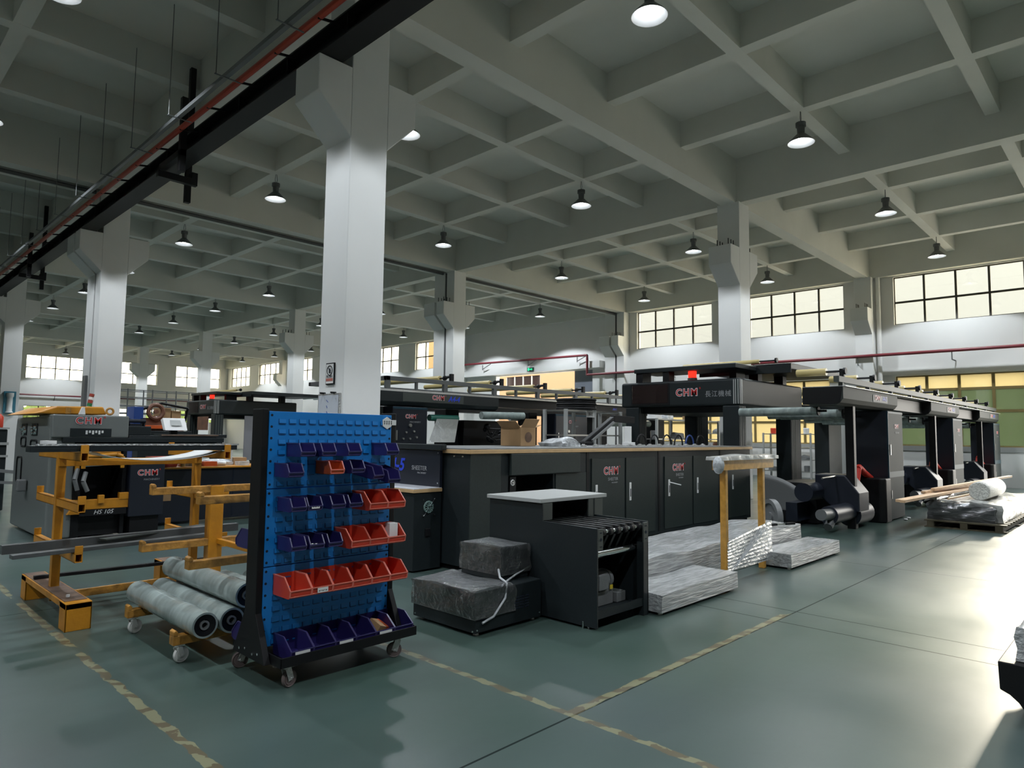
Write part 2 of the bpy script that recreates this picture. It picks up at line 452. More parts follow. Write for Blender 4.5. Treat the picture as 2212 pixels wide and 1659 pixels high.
def lettering(name, layers, loc, rot, parent):
    # layers: list of (text kwargs, dx, dz-out, material)
    m = MB(); mats = []
    for i, (kw, dx, out, mat) in enumerate(layers):
        me = text_bm(**kw)
        n0 = len(m.b.faces); m.b.verts.ensure_lookup_table(); v0 = len(m.b.verts)
        m.b.from_mesh(me); m.b.verts.ensure_lookup_table(); m.b.faces.ensure_lookup_table()
        for f in m.b.faces[n0:]: f.material_index = i
        bmesh.ops.translate(m.b, verts=m.b.verts[v0:], vec=(dx, 0, out) if not isinstance(dx, tuple) else (*dx, out))
        mats.append(mat); bpy.data.meshes.remove(me)
    from mathutils import Euler
    mx = Matrix.Translation(loc) @ Euler(rot).to_matrix().to_4x4()
    bmesh.ops.transform(m.b, matrix=mx, verts=m.b.verts[:])
    return m.build(name, mats, parent, recalc=False)
def words(body, size, loc, rot, mat, parent, name='lettering', **k):
    return lettering(name, [(dict(body=body, size=size, **k), 0, 0.0015, mat)], loc, rot, parent)
def chm_logo(loc, rot, h, parent):
    s = h * 1.35
    return lettering('logo', [
        (dict(body='CHM', size=s, off=h*0.125, space=1.24), 0, 0.0008, M_txtd),
        (dict(body='CHM', size=s, off=h*0.085, space=1.24), 0, 0.002, M_txtw),
        (dict(body='CHM', size=s, off=h*0.015, space=1.24), 0, 0.0032, M_txtr),
        (dict(body='R', size=s*0.28, off=h*0.01), (h*2.02, h*0.55), 0.002, M_txtr)], loc, rot, parent)

# ================================================================== the hall
XW, YE = 27.5, 64.5
fl = MB().box(-12, XW+0.3, -10, YE+0.3, -0.3, 0).build('floor', M_floor, kind='structure')
cb = MB(); cb.box(-12, XW+0.3, -10, YE+0.3, 8.75, 9.0)
rows_y = [-3.5, 7.79, 18.72, 19.35, 30.6, 41.75, 52.9]
for y in rows_y: cb.box(-12, XW, y-0.19, y+0.19, 7.58, 8.752)
for x in (-6.6, 4.97, 16.34, 27.4): cb.box(x-0.17, x+0.17, -10, YE, 7.582, 8.751)
for x in (-3.75, -0.9, 1.98, 7.87, 10.65, 13.48, 19.32, 22.15, 25.0): cb.box(x-0.125, x+0.125, -10, YE, 8.15, 8.753)
bays = [(-3.5, 7.79), (7.79, 18.72), (19.35, 30.6), (30.6, 41.75), (41.75, 52.9), (52.9, 64.5)]
for a, b in bays:
    for k in (1, 2, 3):
        y = a + (b-a)*k/4
        cb.box(-12, XW, y-0.125, y+0.125, 8.148, 8.754)
cb.build('ceiling', M_ceil, kind='structure')

def wall_cells(m, axis, lo, hi, u0, u1, z0, z1, holes):
    us = sorted({u0, u1, *[h[0] for h in holes], *[h[1] for h in holes]}); zs = sorted({z0, z1, *[h[2] for h in holes], *[h[3] for h in holes]})
    for ua, ub in zip(us[:-1], us[1:]):
        run = None
        cells = []
        for za, zb in zip(zs[:-1], zs[1:]):
            solid = not any(h[0] <= (ua+ub)/2 <= h[1] and h[2] <= (za+zb)/2 <= h[3] for h in holes)
            if solid:
                if run and abs(run[1]-za) < 1e-6: run[1] = zb
                else: run = [za, zb]; cells.append(run)
            else: run = None
        for za, zb in cells:
            if axis == 'x': m.box(lo, hi, ua, ub, za, zb)
            else: m.box(ua, ub, lo, hi, za, zb)
up_y = [(2.98, 6.88), (8.62, 12.45), (14.15, 18.07), (31.5, 35.4), (37.25, 41.15), (42.9, 46.8), (48.7, 52.4), (54.0, 58.0), (59.8, 63.7)]
low_y = [(2.98, 6.9), (9.2, 17.4)]
DOOR = (20.75, 27.75, 0.0, 4.95)
GATE = (-3.2, 2.85, 0.0, 6.0)
holes = [(a, b, 5.77, 7.55) for a, b in up_y] + [(a, b, 1.33, 3.86) for a, b in low_y] + [DOOR, GATE]
m = MB(); wall_cells(m, 'x', XW, XW+0.3, -10, YE+0.3, 0, 9.0, holes)
MB().box(XW-0.42, XW, 20.0, 30.3, 4.98, 5.32).build('trim_6', M_wall, kind='structure')
MB().box(XW-0.10, XW, 2.6, 7.4, 3.92, 4.10).build('trim_7', M_wall, kind='structure')
m.build('wall_right', M_wall, kind='structure')
end_x = [(-0.2, 4.0), (5.9, 9.9), (11.5, 15.5), (17.3, 21.2), (22.8, 26.8)]
m = MB(); wall_cells(m, 'y', YE, YE+0.3, -12, XW, 0, 9.0, [(a, b, 5.62, 7.5) for a, b in end_x] + [(a, b, 2.35, 3.45) for a, b in end_x])
m.build('wall_end', M_wall, kind='structure')
MB().box(-12.3, -12, -10, YE+0.3, 0, 9).build('wall_left', M_wall, kind='structure')
MB().box(-12.3, XW+0.3, -10.3, -10, 0, 9).build('wall_back', M_wall, kind='structure')
MB().box(XW-0.02, XW, 2.6, 20.5, 1.16, 1.33).build('trim_1', M_lgrey, kind='structure')

wn_i = [0]
M_frame = paint('bronze_window_frame', (0.055, 0.05, 0.04), 0.5)
M_framey = paint('olive_window_frame', (0.20, 0.15, 0.055), 0.5)
def window(a, b, z0, z1, nu, zs, axis='x', at=XW+0.12, fr=M_frame, panes=None, w=0.035):
    wn_i[0] += 1
    root = bpy.data.objects.new('window_%d' % wn_i[0], None); COL.objects.link(root)
    root.location = (at, (a+b)/2, z0) if axis == 'x' else ((a+b)/2, at, z0); props(root, kind='structure')
    f = MB()
    def bx(m, u0, u1, za, zb, t):
        if axis == 'x': m.box(at-t, at+t, u0, u1, za, zb)
        else: m.box(u0, u1, at-t, at+t, za, zb)
    us = [a + (b-a)*i/nu for i in range(nu+1)]; zz = [z0] + zs + [z1]
    for u in us: bx(f, max(a, u-w), min(b, u+w), z0, z1, 0.03)
    for z in zz: bx(f, a, b, max(z0, z-w), min(z1, z+w), 0.028)
    f.build('window_frame', fr, root)
    for i in range(len(zz)-1):
        p = MB(); bx(p, a+0.02, b-0.02, zz[i]+0.01, zz[i+1]-0.01, 0.003)
        p.build('pane', (panes or [M_glass]*9)[i], root)
for a, b in up_y: window(a, b, 5.77, 7.55, 4, [6.6])
window(2.98, 6.9, 1.33, 3.86, 4, [2.55, 3.33], fr=M_framey, panes=[M_ggrn, M_ggrn, M_gyel], w=0.045)
window(9.2, 17.4, 1.33, 3.86, 8, [2.2, 3.3], fr=M_framey, panes=[M_gyel, M_gyel, M_gyel], w=0.045)
for a, b in end_x: window(a, b, 5.62, 7.5, 4, [6.5], axis='y', at=YE+0.12)
for a, b in end_x: window(a, b, 2.35, 3.45, 4, [], axis='y', at=YE+0.12)
# sliding door leaf pushed half open in the big doorway
d = bpy.data.objects.new('door_1', None); COL.objects.link(d); d.location = (XW+0.15, 20.8, 0); props(d, kind='structure')
box('door_leaf', M_extgr, d, XW+0.11, XW+0.19, 20.76, 22.0, 0.0, 4.94)
d = bpy.data.objects.new('door_2', None); COL.objects.link(d); d.location = (XW-0.06, 8.7, 0); props(d, kind='structure')
box('door_leaf', M_lgrey, d, XW-0.06, XW-0.003, 8.25, 9.1, 0.0, 2.15)
box('door_frame', M_steel, d, XW-0.09, XW-0.003, 8.18, 8.25, 0.0, 2.22)

# columns
def column(x, y, wx=0.58, wy=0.6, left=True, right=True):
    m = MB(); m.box(x, x+wx, y, y+wy, 0, 7.6)
    if left: m.prism([(x+0.002, 5.43), (x+0.002, 6.39), (x-0.49, 6.39), (x-0.49, 5.91)], 'y', y-0.001, y+wy+0.001)
    if right: m.prism([(x+wx-0.002, 5.43), (x+wx+0.475, 5.91), (x+wx+0.475, 6.39), (x+wx-0.002, 6.39)], 'y', y-0.001, y+wy+0.001)
    # anchor bolts left standing on the corbel tops
    return m.build('column', M_col, kind='structure', bev=0.012)
X1, X2 = 4.68, 16.1
column(X1, 7.5); column(X2, 7.5)
for x in (X1, X2):
    column(x, 18.5, wy=0.42); column(x, 19.03, wy=0.6)
    MB().box(x+0.02, x+0.56, 18.93, 19.02, 0, 7.55).build('trim_%d' % (2 if x == X1 else 3), M_gap, kind='structure')
    for y in (30.3, 41.5, 52.7): column(x, y)
for y in (-3.8, 7.5, 30.3, 41.5, 52.7): column(27.02, y, wx=0.5, right=False)
column(27.02, 18.5, wx=0.5, wy=0.42, right=False); column(27.02, 19.03, wx=0.5, right=False)
MB().box(27.04, 27.5, 18.93, 19.02, 0, 7.55).build('trim_4', M_gap, kind='structure')
bolts = MB()
for x, y in ((X2, 7.5), (X2, 18.5), (X2, 30.3), (27.02, 7.5), (27.02, 18.5)):
    for dx in (-0.40, -0.25, -0.12):
        for dy in (0.12, 0.45): bolts.cyl((x+dx, y+dy*0.9, 6.385), (x+dx, y+dy*0.9, 6.56), 0.012, n=6)
    if x < 20:
        for dx in (0.72, 0.86): bolts.cyl((x+dx, y+0.12, 6.385), (x+dx, y+0.12, 6.56), 0.012, n=6)
bolts.build('trim_5', M_black, kind='structure')

# outside the door: neighbouring building and yard
b = T('building', 'orange rendered building seen outside through the big doorway', 'building', (40, 34, 0))
m = MB(); wall_cells(m, 'x', 38, 38.3, 26, 47, 0, 12, [(33.6, 37.2, 5.1, 6.1)]); m.build('facade', M_extor, b)
m = MB(); m.box(38.1, 38.2, 33.6, 37.2, 5.1, 6.1); m.build('window', M_screen, b)
m = MB()
for k in range(5): m.box(38.02, 38.12, 33.6+0.9*k-0.04, 33.6+0.9*k+0.04, 5.1, 6.1)
m.build('window_frame', M_lgrey, b)
MB().box(XW+0.3, 75, -40, 80, -0.35, -0.05).build('ground', M_ground, kind='structure')
t = T('hedge', 'green trees outside behind the low end wall windows', 'trees', (10, 72, 0)); t['kind'] = 'stuff'
m = MB()
for i in range(26):
    m.sphere((-4+i*1.3+random.uniform(-.4,.4), 72+random.uniform(-1,1), 2.0+random.uniform(-.8,.9)), 1.3, (1, .8, random.uniform(.8,1.3)), 10)
m.build('foliage', M_leaf, t)
MB().box(-20, 40, YE+0.3, 90, -0.35, -0.05).build('ground', M_ground, kind='structure')

b = T('building', 'plain block added across the yard to keep sun off right windows', 'building', (64, 40, 0))  # added block that stops the low sun from entering the right windows
m = MB(); m.box(62, 66, 2.3, 75, 0, 17.5); m.build('facade', M_extgr, b)

# ------------------------------------------------------------------ high-bay lamps
def make_lamp():
    r = T('high_bay_lamp', 'x', 'lamp', (0, 0, 0), 'high bay lamps under the ceiling beams')
    m = MB(); m.tube([(-0.012,0,0.66),(-0.03,0,0.52),(-0.012,0,0.42)], 0.006, 6); m.tube([(0.012,0,0.66),(0.03,0,0.52),(0.012,0,0.42)], 0.006, 6)
    m.build('hanger', M_lamp, r)
    m = MB(); m.cyl((0,0,0.34),(0,0,0.42),0.10,n=20); m.cyl((0,0,0.20),(0,0,0.345),0.07,0.078,n=20)
    for k in range(10):
        a = 2*PI*k/10; m.bar((0.085*math.cos(a),0.085*math.sin(a),0.335),(0.085*math.cos(a),0.085*math.sin(a),0.425),0.012,0.02)
    m.build('housing', M_lamp, r, smooth=True)
    m = MB(); m.lathe([(0.06,0.205),(0.10,0.17),(0.16,0.11),(0.22,0.05),(0.25,0.012),(0.256,0.0)])
    m.build('reflector', M_lamp, r, smooth=True)
    m = MB(); m.lathe([(0.255,0.0),(0.246,0.008),(0.215,0.046),(0.155,0.105),(0.095,0.163),(0.05,0.19)])
    m.build('reflector_lining', M_refl, r, smooth=True)
    m = MB(); m.sphere((0,0,0.115), 0.065, (1,1,1.15), 12); m.build('bulb', M_bulb, r, smooth=True)
    li = bpy.data.lights.new('lamp_light', 'SPOT'); li.energy = LAMP_W; li.spot_size = R(123); li.spot_blend = 0.12
    li.shadow_soft_size = 0.11; li.color = (0.87, 0.935, 1.0)
    o = bpy.data.objects.new('lamp_light', li); COL.objects.link(o); o.parent = r; o.location = (0, 0, 0.02)
    return r
L0 = make_lamp()
ord_ = ['nearest', 'second', 'third', 'fourth', 'fifth', 'sixth', 'seventh', 'eighth', 'ninth', 'tenth', 'eleventh', 'twelfth', 'thirteenth']
lx = [(1.98, 'at the far left edge', [10.55, 16.05]),
      (7.87, 'close behind the nearest column', [-0.7, 4.95, 10.55, 16.05, 22.15, 27.75, 33.4, 38.95, 44.5, 50.1, 55.8]),
      (13.48, 'midway between the two column lines', [-0.7, 4.95, 10.55, 16.05, 22.15, 27.75, 33.4, 38.95, 44.5, 50.1, 55.8, 61.6]),
      (19.32, 'just beyond the second column line', [-0.7, 4.95, 10.55, 16.05, 22.15, 27.75, 33.4, 38.95, 44.5, 50.1, 55.8]),
      (25.0, 'along the right window wall', [-0.7, 4.95, 10.55, 16.05, 22.15, 27.75, 33.4, 38.95, 44.5, 50.1, 55.8])]
first = True
for x, where, ys in lx:
    vis = 0
    for y in ys:
        lab = ('%s high-bay lamp counted from the camera in the row %s' % (ord_[vis], where)) if y > 0 else 'high-bay lamp overhead in the row %s' % where
        if first: o = L0; o.location = (x, y, 7.49); o['label'] = lab; first = False
        else: o = dup(L0, (x, y, 7.49), lab)
        if y > 0: vis += 1
# extra lamps of the bays behind and left of the camera (out of view, they light the floor)
for x, y in ((1.98, 4.95), (1.98, -0.7), (-3.75, 4.95), (-3.75, 10.55), (-3.75, 16.05), (1.98, 22.15), (-3.75, -0.7)):
    dup(L0, (x, y, 7.49), 'high-bay lamp in the bays beside and behind the camera')

# ------------------------------------------------------------------ crane runway on the corbels
c = T('crane_runway_beam', 'long black steel crane runway beam resting on the column corbels', 'beam', (4.36, 22, 6.39))
m = MB(); m.box(4.20, 4.53, -4.2, 42, 6.392, 6.415); m.box(4.20, 4.53, -4.2, 42, 6.665, 6.69); m.box(4.35, 4.38, -4.2, 42, 6.41, 6.67)
m.build('girder', M_black, c)
m = MB()
for k in range(30): 
    y = -3.6+1.5*k; m.box(4.215, 4.35, y, y+0.014, 6.416, 6.664)
m.build('stiffener', M_black, c, kind='stuff')
m = MB()
for k in range(40): y = -3.9+1.1*k; m.bar((3.93, y, 6.55), (4.22, y, 6.60), 0.02, 0.03)
m.build('rail_bracket', M_black, c, kind='stuff')
m = MB(); m.cyl((3.96, -4.2, 6.585), (3.96, 42, 6.585), 0.045, n=10); m.build('conductor_rail', M_redrail, c)
tr = T('cable_tray', 'grey cable conduit hung on thin rods beside the red crane rail', 'conduit', (3.55, 20, 6.5))
m = MB(); m.box(3.64, 3.70, -4.2, 42, 6.42, 6.48); m.build('conduit', M_lamp, tr)
m = MB()
for k in range(26): y = -3.2+1.75*k; m.cyl((3.52, y, 6.42), (3.52, y, 8.2), 0.006, n=5); m.bar((3.50, y, 6.41), (3.86, y, 6.41), 0.02, 0.012)
m.build('hanger_rod', M_lamp, tr, kind='stuff')
def crane_hanger(y, label):
    h = T('crane_hanger', label, 'bracket', (4.36, y, 5.7), 'black crane beam hanger frames')
    box('post', M_black, h, 4.04, 4.14, y-0.95, y-0.85, 5.95, 7.25, 0.003)
    box('post', M_black, h, 4.60, 4.70, y+0.30, y+0.40, 5.85, 8.48, 0.003)
    m = MB(); m.box(4.0, 4.68, y-0.05, y+0.05, 6.08, 6.2); m.box(4.04, 4.14, y-0.95, y+0.05, 6.22, 6.33); m.box(4.58, 4.68, y-0.05, y+0.4, 6.2, 6.32); m.build('crossbar', M_black, h)
crane_hanger(12.7, 'black hanger frame on the crane beam nearest the camera, left of the near column')
crane_hanger(24.3, 'second black hanger frame on the crane beam, farther toward the left edge')

# pipes on the right wall
p = T('fire_pipe', 'maroon fire water pipe running level along the right wall above the low windows', 'pipe', (27.3, 10, 4.6))
m = MB(); m.cyl((26.93, -4, 4.62), (26.93, 20.66, 4.62), 0.06, n=10); m.build('pipe', M_redpipe, p, smooth=True)
m = MB(); m.cyl((26.93, 20.66, 4.60), (26.93, 20.66, 5.62), 0.06, n=10); m.cyl((26.93, 20.66, 5.62), (26.93, 30.4, 5.72), 0.06, n=10); m.build('riser', M_redpipe, p, smooth=True)
m = MB()
for y in (21.3, 24.7, 28.3): m.bar((26.93, y, 5.6), (26.93, y, 5.3), .03, .03); m.bar((26.9, y-0.7, 5.62), (26.93, y, 5.35), .03, .03)
for y in (5, 8, 12, 16, 19): m.bar((26.93, y, 4.58), (26.93, y, 4.3), .03, .03); m.bar((26.93, y, 4.31), (27.5, y, 4.31), .03, .03)
m.build('pipe_bracket', M_lamp, p)
for y, lab in ((7.35, 'white rain pipe running up the wall beside the pilaster between the two right windows'), (19.75, 'white rain pipe beside the double pilaster with the dark joint')):
    dp = MB().cyl((27.32, y, 0), (27.32, y, 7.58), 0.075, n=12).build('rain_pipe', M_wall, smooth=True, label=lab, cat='pipe')
cp = T('joint_conduit', 'dark conduit running along the expansion joint under the ceiling beams', 'conduit', (16, 18.5, 7.5))
m = MB(); m.cyl((5.3, 19.02, 7.52), (16.0, 19.02, 7.52), 0.05, n=8); m.cyl((16.7, 19.02, 7.52), (27.0, 19.02, 7.52), 0.05, n=8); m.cyl((-11.9, 19.02, 7.52), (4.6, 19.02, 7.52), 0.05, n=8); m.build('conduit', M_gap, cp)
def exit_sign(name, loc, label):
    e = T(name, label, 'sign', loc)
    x, y, z = loc
    box('sign_case', M_black, e, x-0.03, x, y-0.24, y+0.24, z, z+0.2)
    m = MB(); m.box(x-0.034, x-0.031, y-0.14, y+0.06, z+0.08, z+0.12); m.prism([(y-0.1, z+0.1), (y-0.06, z+0.04), (y-0.0, z+0.1), (y-0.06, z+0.16)], 'x', x-0.034, x-0.031); m.box(x-0.034, x-0.031, y+0.08, y+0.2, z+0.03, z+0.17)
    m.build('sign_mark', M_exit, e)
    box('sign_face', paint('dark_green_face', (0.004, 0.05, 0.03), 0.4), e, x-0.0305, x-0.0295, y-0.23, y+0.23, z+0.01, z+0.19, 0)
exit_sign('exit_sign', (27.44, 7.95, 0.8), 'green lit exit sign low on the right wall behind the first cabinet tower')
exit_sign('exit_sign', (27.04, 24.6, 5.04), 'green lit exit sign hanging under the maroon pipe above the big doorway')

# ================================================================== blue louvre panel rack with parts bins
rk = T('bin_rack', 'black wheeled rack with blue louvred panels full of navy and red bins', 'rack', (2.53, 4.17, 0))
for k, (z0, z1) in enumerate(((1.192, 1.685), (0.702, 1.186), (0.205, 0.696))):
    for yf, yb, rear in ((4.10, 4.115, 0), (4.235, 4.25, 1)):
        pm = MB(); pm.box(2.028, 2.978, yf, yb, z0, z1)
        pan = pm.build('louvre_panel', M_blue, rk, bev=0.002)
        if rear: continue
        s = MB()
        nr = 7
        for r in range(nr):
            z = z1-0.055-r*(z1-z0-0.09)/(nr-1)
            for c in range(12):
                x = 2.095+c*0.0715
                # punched louvre: raised lip with a dark slot
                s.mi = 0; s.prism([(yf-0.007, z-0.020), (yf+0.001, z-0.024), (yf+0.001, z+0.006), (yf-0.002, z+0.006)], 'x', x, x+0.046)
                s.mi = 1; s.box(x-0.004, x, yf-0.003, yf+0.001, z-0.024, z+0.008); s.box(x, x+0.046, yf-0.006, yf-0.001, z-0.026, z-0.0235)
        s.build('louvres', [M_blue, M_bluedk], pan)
        h = MB()
        for r in range(7):
            z = z1-0.025-r*(z1-z0-0.05)/6
            for x in (2.045, 2.962): h.cyl((x, yf-0.001, z), (x, yf+0.001, z), 0.0085, n=8)
        h.build('mounting_holes', M_hole, pan)
for x, nm in ((1.985, 0), (2.982, 1)):
    pm = MB(); pm.prism([(4.115, 1.70), (4.235, 1.70), (4.245, 0.55), (4.44, 0.14), (3.91, 0.14), (4.105, 0.55)] if False else [(4.105, 1.70), (4.245, 1.70), (4.25, 0.42), (4.40, 0.14), (3.96, 0.14), (4.10, 0.42)], 'x', x, x+0.042)
    post = pm.build('side_post', M_black, rk, bev=0.004)
    if nm == 0:
        b = MB()
        for y, z in ((4.05, 0.19), (4.12, 0.175), (4.30, 0.175), (4.22, 0.19)): b.cyl((x-0.004, y, z), (x+0.002, y, z), 0.008, n=10)
        b.build('bolts', M_chrome, post)
m = MB(); m.box(2.03, 3.05, 3.84, 3.848, 0.138, 0.20); m.box(2.03, 3.05, 4.49, 4.498, 0.138, 0.20)
m.box(2.03, 2.038, 3.84, 4.498, 0.138, 0.20); m.box(3.042, 3.05, 3.84, 4.498, 0.138, 0.20); m.box(2.032, 3.048, 3.842, 4.496, 0.150, 0.156)
m.build('base_tray', M_black, rk, bev=0.003)
def caster(parent, x, y, r=0.052, top=0.138, ang=0.5, wheel=M_rubber, fork=M_alu):
    ca, sa = math.cos(ang), math.sin(ang)
    c = MB(); c.box(x-0.035, x+0.035, y-0.03, y+0.03, top-0.008, top)
    c.cyl((x, y, top-0.022), (x, y, top-0.006), 0.024, n=14)
    ox, oy = x+ca*0.022, y+sa*0.022
    for sgn in (-1, 1):
        px, py = -sa*0.021*sgn, ca*0.021*sgn
        c.bar((x+px-ca*0.004, y+py-sa*0.004, top-0.015), (ox+px, oy+py, r-0.006), 0.004, 0.042, up=(ca, sa, 0))
        c.cyl((ox+px*1.2, oy+py*1.2, r), (ox+px*0.9, oy+py*0.9, r), 0.009, n=8)
    cs = c.build('caster', fork, parent, bev=0.002)
    w = MB(); w.lathe([(0.012, -0.015), (r-0.014, -0.015), (r-0.012, -0.010), (r-0.004, -0.014), (r, -0.007), (r, 0.007), (r-0.004, 0.014), (r-0.012, 0.010), (r-0.014, 0.015), (0.012, 0.015)], (ox, oy, r), (-sa, ca, 0), 22)
    w.build('wheel', wheel, cs, smooth=True)
caster(rk, 2.10, 3.90, ang=0.25); caster(rk, 2.93, 3.90, ang=2.6); caster(rk, 2.08, 4.44, ang=2.9); caster(rk, 2.98, 4.44, ang=0.4)
tg = MB(); tg.prism([(2.935+0.045*math.cos(PI/6+k*PI/3), 1.627+0.045*math.sin(PI/6+k*PI/3)) for k in range(6)], 'y', 4.092, 4.098)
tg.box(2.975, 3.015, 4.092, 4.098, 1.612, 1.65)
tag_ = tg.build('paper_tag', M_paper, label='white hexagonal paper tag stuck on the top right corner of blue panel', cat='tag')
m = MB()
for k in range(4):
    x = 2.905+k*0.02
    m.box(x, x+0.012, 4.0905, 4.092, 1.636, 1.639); m.box(x+0.005, x+0.008, 4.0905, 4.092, 1.615, 1.645); m.box(x, x+0.012, 4.0905, 4.092, 1.622, 1.625)
m.build('handwriting', M_ink, tag_)

def bin_mesh(w, d, h, lip, rim_t=0.0035, k=0.42):
    # back of the bin at y=0, mouth toward -Y, bottom z=0
    m = MB(); t = 0.0028; sl = d*k; sb = 0.14*h
    side = [(0, 0.0), (0, h), (-(d-sl), h), (-d, lip), (-d+0.012, sb*0.3), (-d+0.03, 0.0)]
    def sidepanel(x): m.prism(side, 'x', x, x+t)
    sidepanel(-w/2); sidepanel(w/2-t)
    m.box(-w/2, w/2, -t, 0, 0, h)
    m.box(-w/2, w/2, -d+0.028, 0, 0, t)
    m.prism([(-d, lip), (-d+t, lip), (-d+0.012+t, sb*0.3), (-d+0.03, t), (-d+0.03, 0), (-d+0.012, sb*0.3)], 'x', -w/2, w/2)
    m.mi = 1
    for sx in (-1, 1):
        x = sx*(w/2)
        m.bar((x, 0, h), (x, -(d-sl), h), rim_t*2, rim_t*2); m.bar((x, -(d-sl), h), (x, -d, lip), rim_t*2, rim_t*2); m.bar((x, -d-0.001, lip), (x, -d+0.006, 0.012), rim_t*2, rim_t*1.6)
    m.bar((-w/2, -d, lip), (w/2, -d, lip), rim_t*1.6, rim_t*2)
    m.bar((-w/2, -d+0.004, lip*0.28), (w/2, -d+0.004, lip*0.28), rim_t*1.4, rim_t*1.4)
    return m
SM = dict(w=0.098, d=0.195, h=0.085, lip=0.032, k=0.17); BG = dict(w=0.143, d=0.225, h=0.125, lip=0.050, k=0.36); BL = dict(w=0.150, d=0.235, h=0.128, lip=0.058)
bin_cache = {}
def bin_(kind, col, x, y, z, label, group, card=None, rz=0, rx=0):
    key = (kind, col)
    if key not in bin_cache:
        mb = bin_mesh(**{'s': SM, 'b': BG, 'l': BL}[kind])
        mats = {'navy': [M_bin, M_rimb], 'red': [M_red, M_rimr], 'orange': [M_orange, M_rimr]}[col]
        bmesh.ops.recalc_face_normals(mb.b, faces=mb.b.faces[:])
        me = bpy.data.meshes.new('parts_bin'); mb.b.to_mesh(me); mb.b.free()
        for q in mats: me.materials.append(q)
        bin_cache[key] = me
    o = bpy.data.objects.new('parts_bin', bin_cache[key]); COL.objects.link(o)
    o.location = (x, y, z); o.rotation_euler = (rx, 0, rz); props(o, label, 'bin', group)
    d = {'s': SM, 'b': BG, 'l': BL}[kind]
    if card:
        c = MB(); c.box(-card/2, card/2, -d['d']-0.004, -d['d']-0.002, 0.016, d['lip']-0.004)
        k = c.build('label_card', M_paper, None); k.parent = o; k.location = (0, -d['d']-0.003, 0.016)
        q = MB()
        for i in range(5): q.box(-card*0.38+i*card*0.16, -card*0.38+i*card*0.16+card*0.1, -0.0016, -0.0010, 0.008+0.003*(i % 2), 0.015)
        q2 = q.build('handwriting', M_ink, None); q2.parent = k; q2.location = (0, -0.0012, 0.008)
    return o
G1 = 'parts bins hung on the blue panel rack'; nth = ['first', 'second', 'third', 'fourth', 'fifth', 'sixth']
yb = 4.097
for i, x in enumerate((2.200, 2.350, 2.545, 2.855)):
    bin_('s', 'navy', x, yb, 1.396, 'small navy bin, %s from the left in the topmost row on blue panel' % nth[i], G1)
bin_('s', 'navy', 2.122, yb, 1.268, 'small navy bin at the left end of the second row', G1)
bin_('s', 'orange', 2.415, yb, 1.278, 'single small orange bin in the second row between navy bins', G1)
bin_('s', 'navy', 2.575, yb, 1.280, 'small navy bin just right of the single orange bin', G1)
bin_('s', 'navy', 2.690, yb-0.01, 1.265, 'small navy bin hanging askew in second row, beside the lowest one', G1, rz=R(14), rx=R(10))
bin_('s', 'navy', 2.858, yb-0.01, 1.240, 'small navy bin hanging crooked at right end of second row', G1, rz=R(2), rx=R(12))
for i, x in enumerate((2.150, 2.262, 2.432, 2.565)):
    bin_('s', 'navy', x, yb, 1.052, 'small navy bin, %s from left in the row under the upper seam' % nth[i], G1, card=0.056 if i == 1 else None)
for i, x in enumerate((2.728, 2.876)): bin_('b', 'red', x, yb, 1.025, 'red bin, %s one of the pair under the upper seam' % ('left' if i == 0 else 'right'), G1)
for i, x in enumerate((2.158, 2.284, 2.418)):
    bin_('s', 'navy', x, yb, 0.808, 'small navy bin, %s from the left in the row over the lower seam' % nth[i], G1)
for i, (x, q) in enumerate(((2.592, 'left one of three, beside navy bins'), (2.737, 'middle one of three'), (2.885, 'right one, holding a white box'))):
    bin_('b', 'red', x, yb, 0.785, 'red bin over the lower seam, ' + q, G1)
for i in range(6):
    bin_('b', 'red', 2.165+i*0.149, yb, 0.527, 'large red bin, %s from the left in the all red row' % nth[i], G1, card=0.075 if i == 1 else None)
for i in range(6):
    bin_('l', 'navy', 2.183+i*0.1545, yb, 0.190 if False else 0.158, 'large navy bin, %s from the left on the base tray' % nth[i], G1, card=0.10 if i in (0, 2, 4) else None)
for z, q in ((0.79, 'upper'), (0.19, 'lower')):
    bin_('b', 'navy', 2.085, 4.255, z, 'navy bin on the back of the rack showing left of black post, the %s one' % q, G1, rz=PI)
# things lying in the bins
box('carton', M_white, None, 2.862, 2.932, 3.93, 3.99, 0.797, 0.92, 0.002, label='narrow white box standing in the right red bin', cat='box')
m = MB(); m.box(-0.055, 0.055, -0.05, 0.05, 0, 0.045); m.mi = 1; m.box(0.02, 0.056, -0.051, 0.051, 0.006, 0.046)
o = m.build('carton', [M_card, M_orange], label='torn brown and orange carton lying in the fifth navy bin on the tray', cat='box'); o.location = (2.80, 3.965, 0.205); o.rotation_euler = (R(24), R(18), R(20))
m = MB(); m.lathe([(0.001, 0.0), (0.03, 0.0), (0.034, 0.012), (0.03, 0.012), (0.026, 0.004), (0.001, 0.004)], (2.325, 3.905, 0.168), n=20)
m.build('round_dish', M_rimb, smooth=True, label='small round cap lying in the second navy bin on the tray', cat='cap')
m = MB()
rr = random.Random(3)
for i in range(14): m.cyl((2.27+rr.uniform(0, .05), 3.955+rr.uniform(0, .04), 0.822), (2.275+rr.uniform(0, .05), 3.955+rr.uniform(0, .04), 0.832), 0.006, n=6)
m.build('bolts', M_steel, label='handful of small bolts in a navy bin over the lower seam', cat='bolts', kind='stuff')

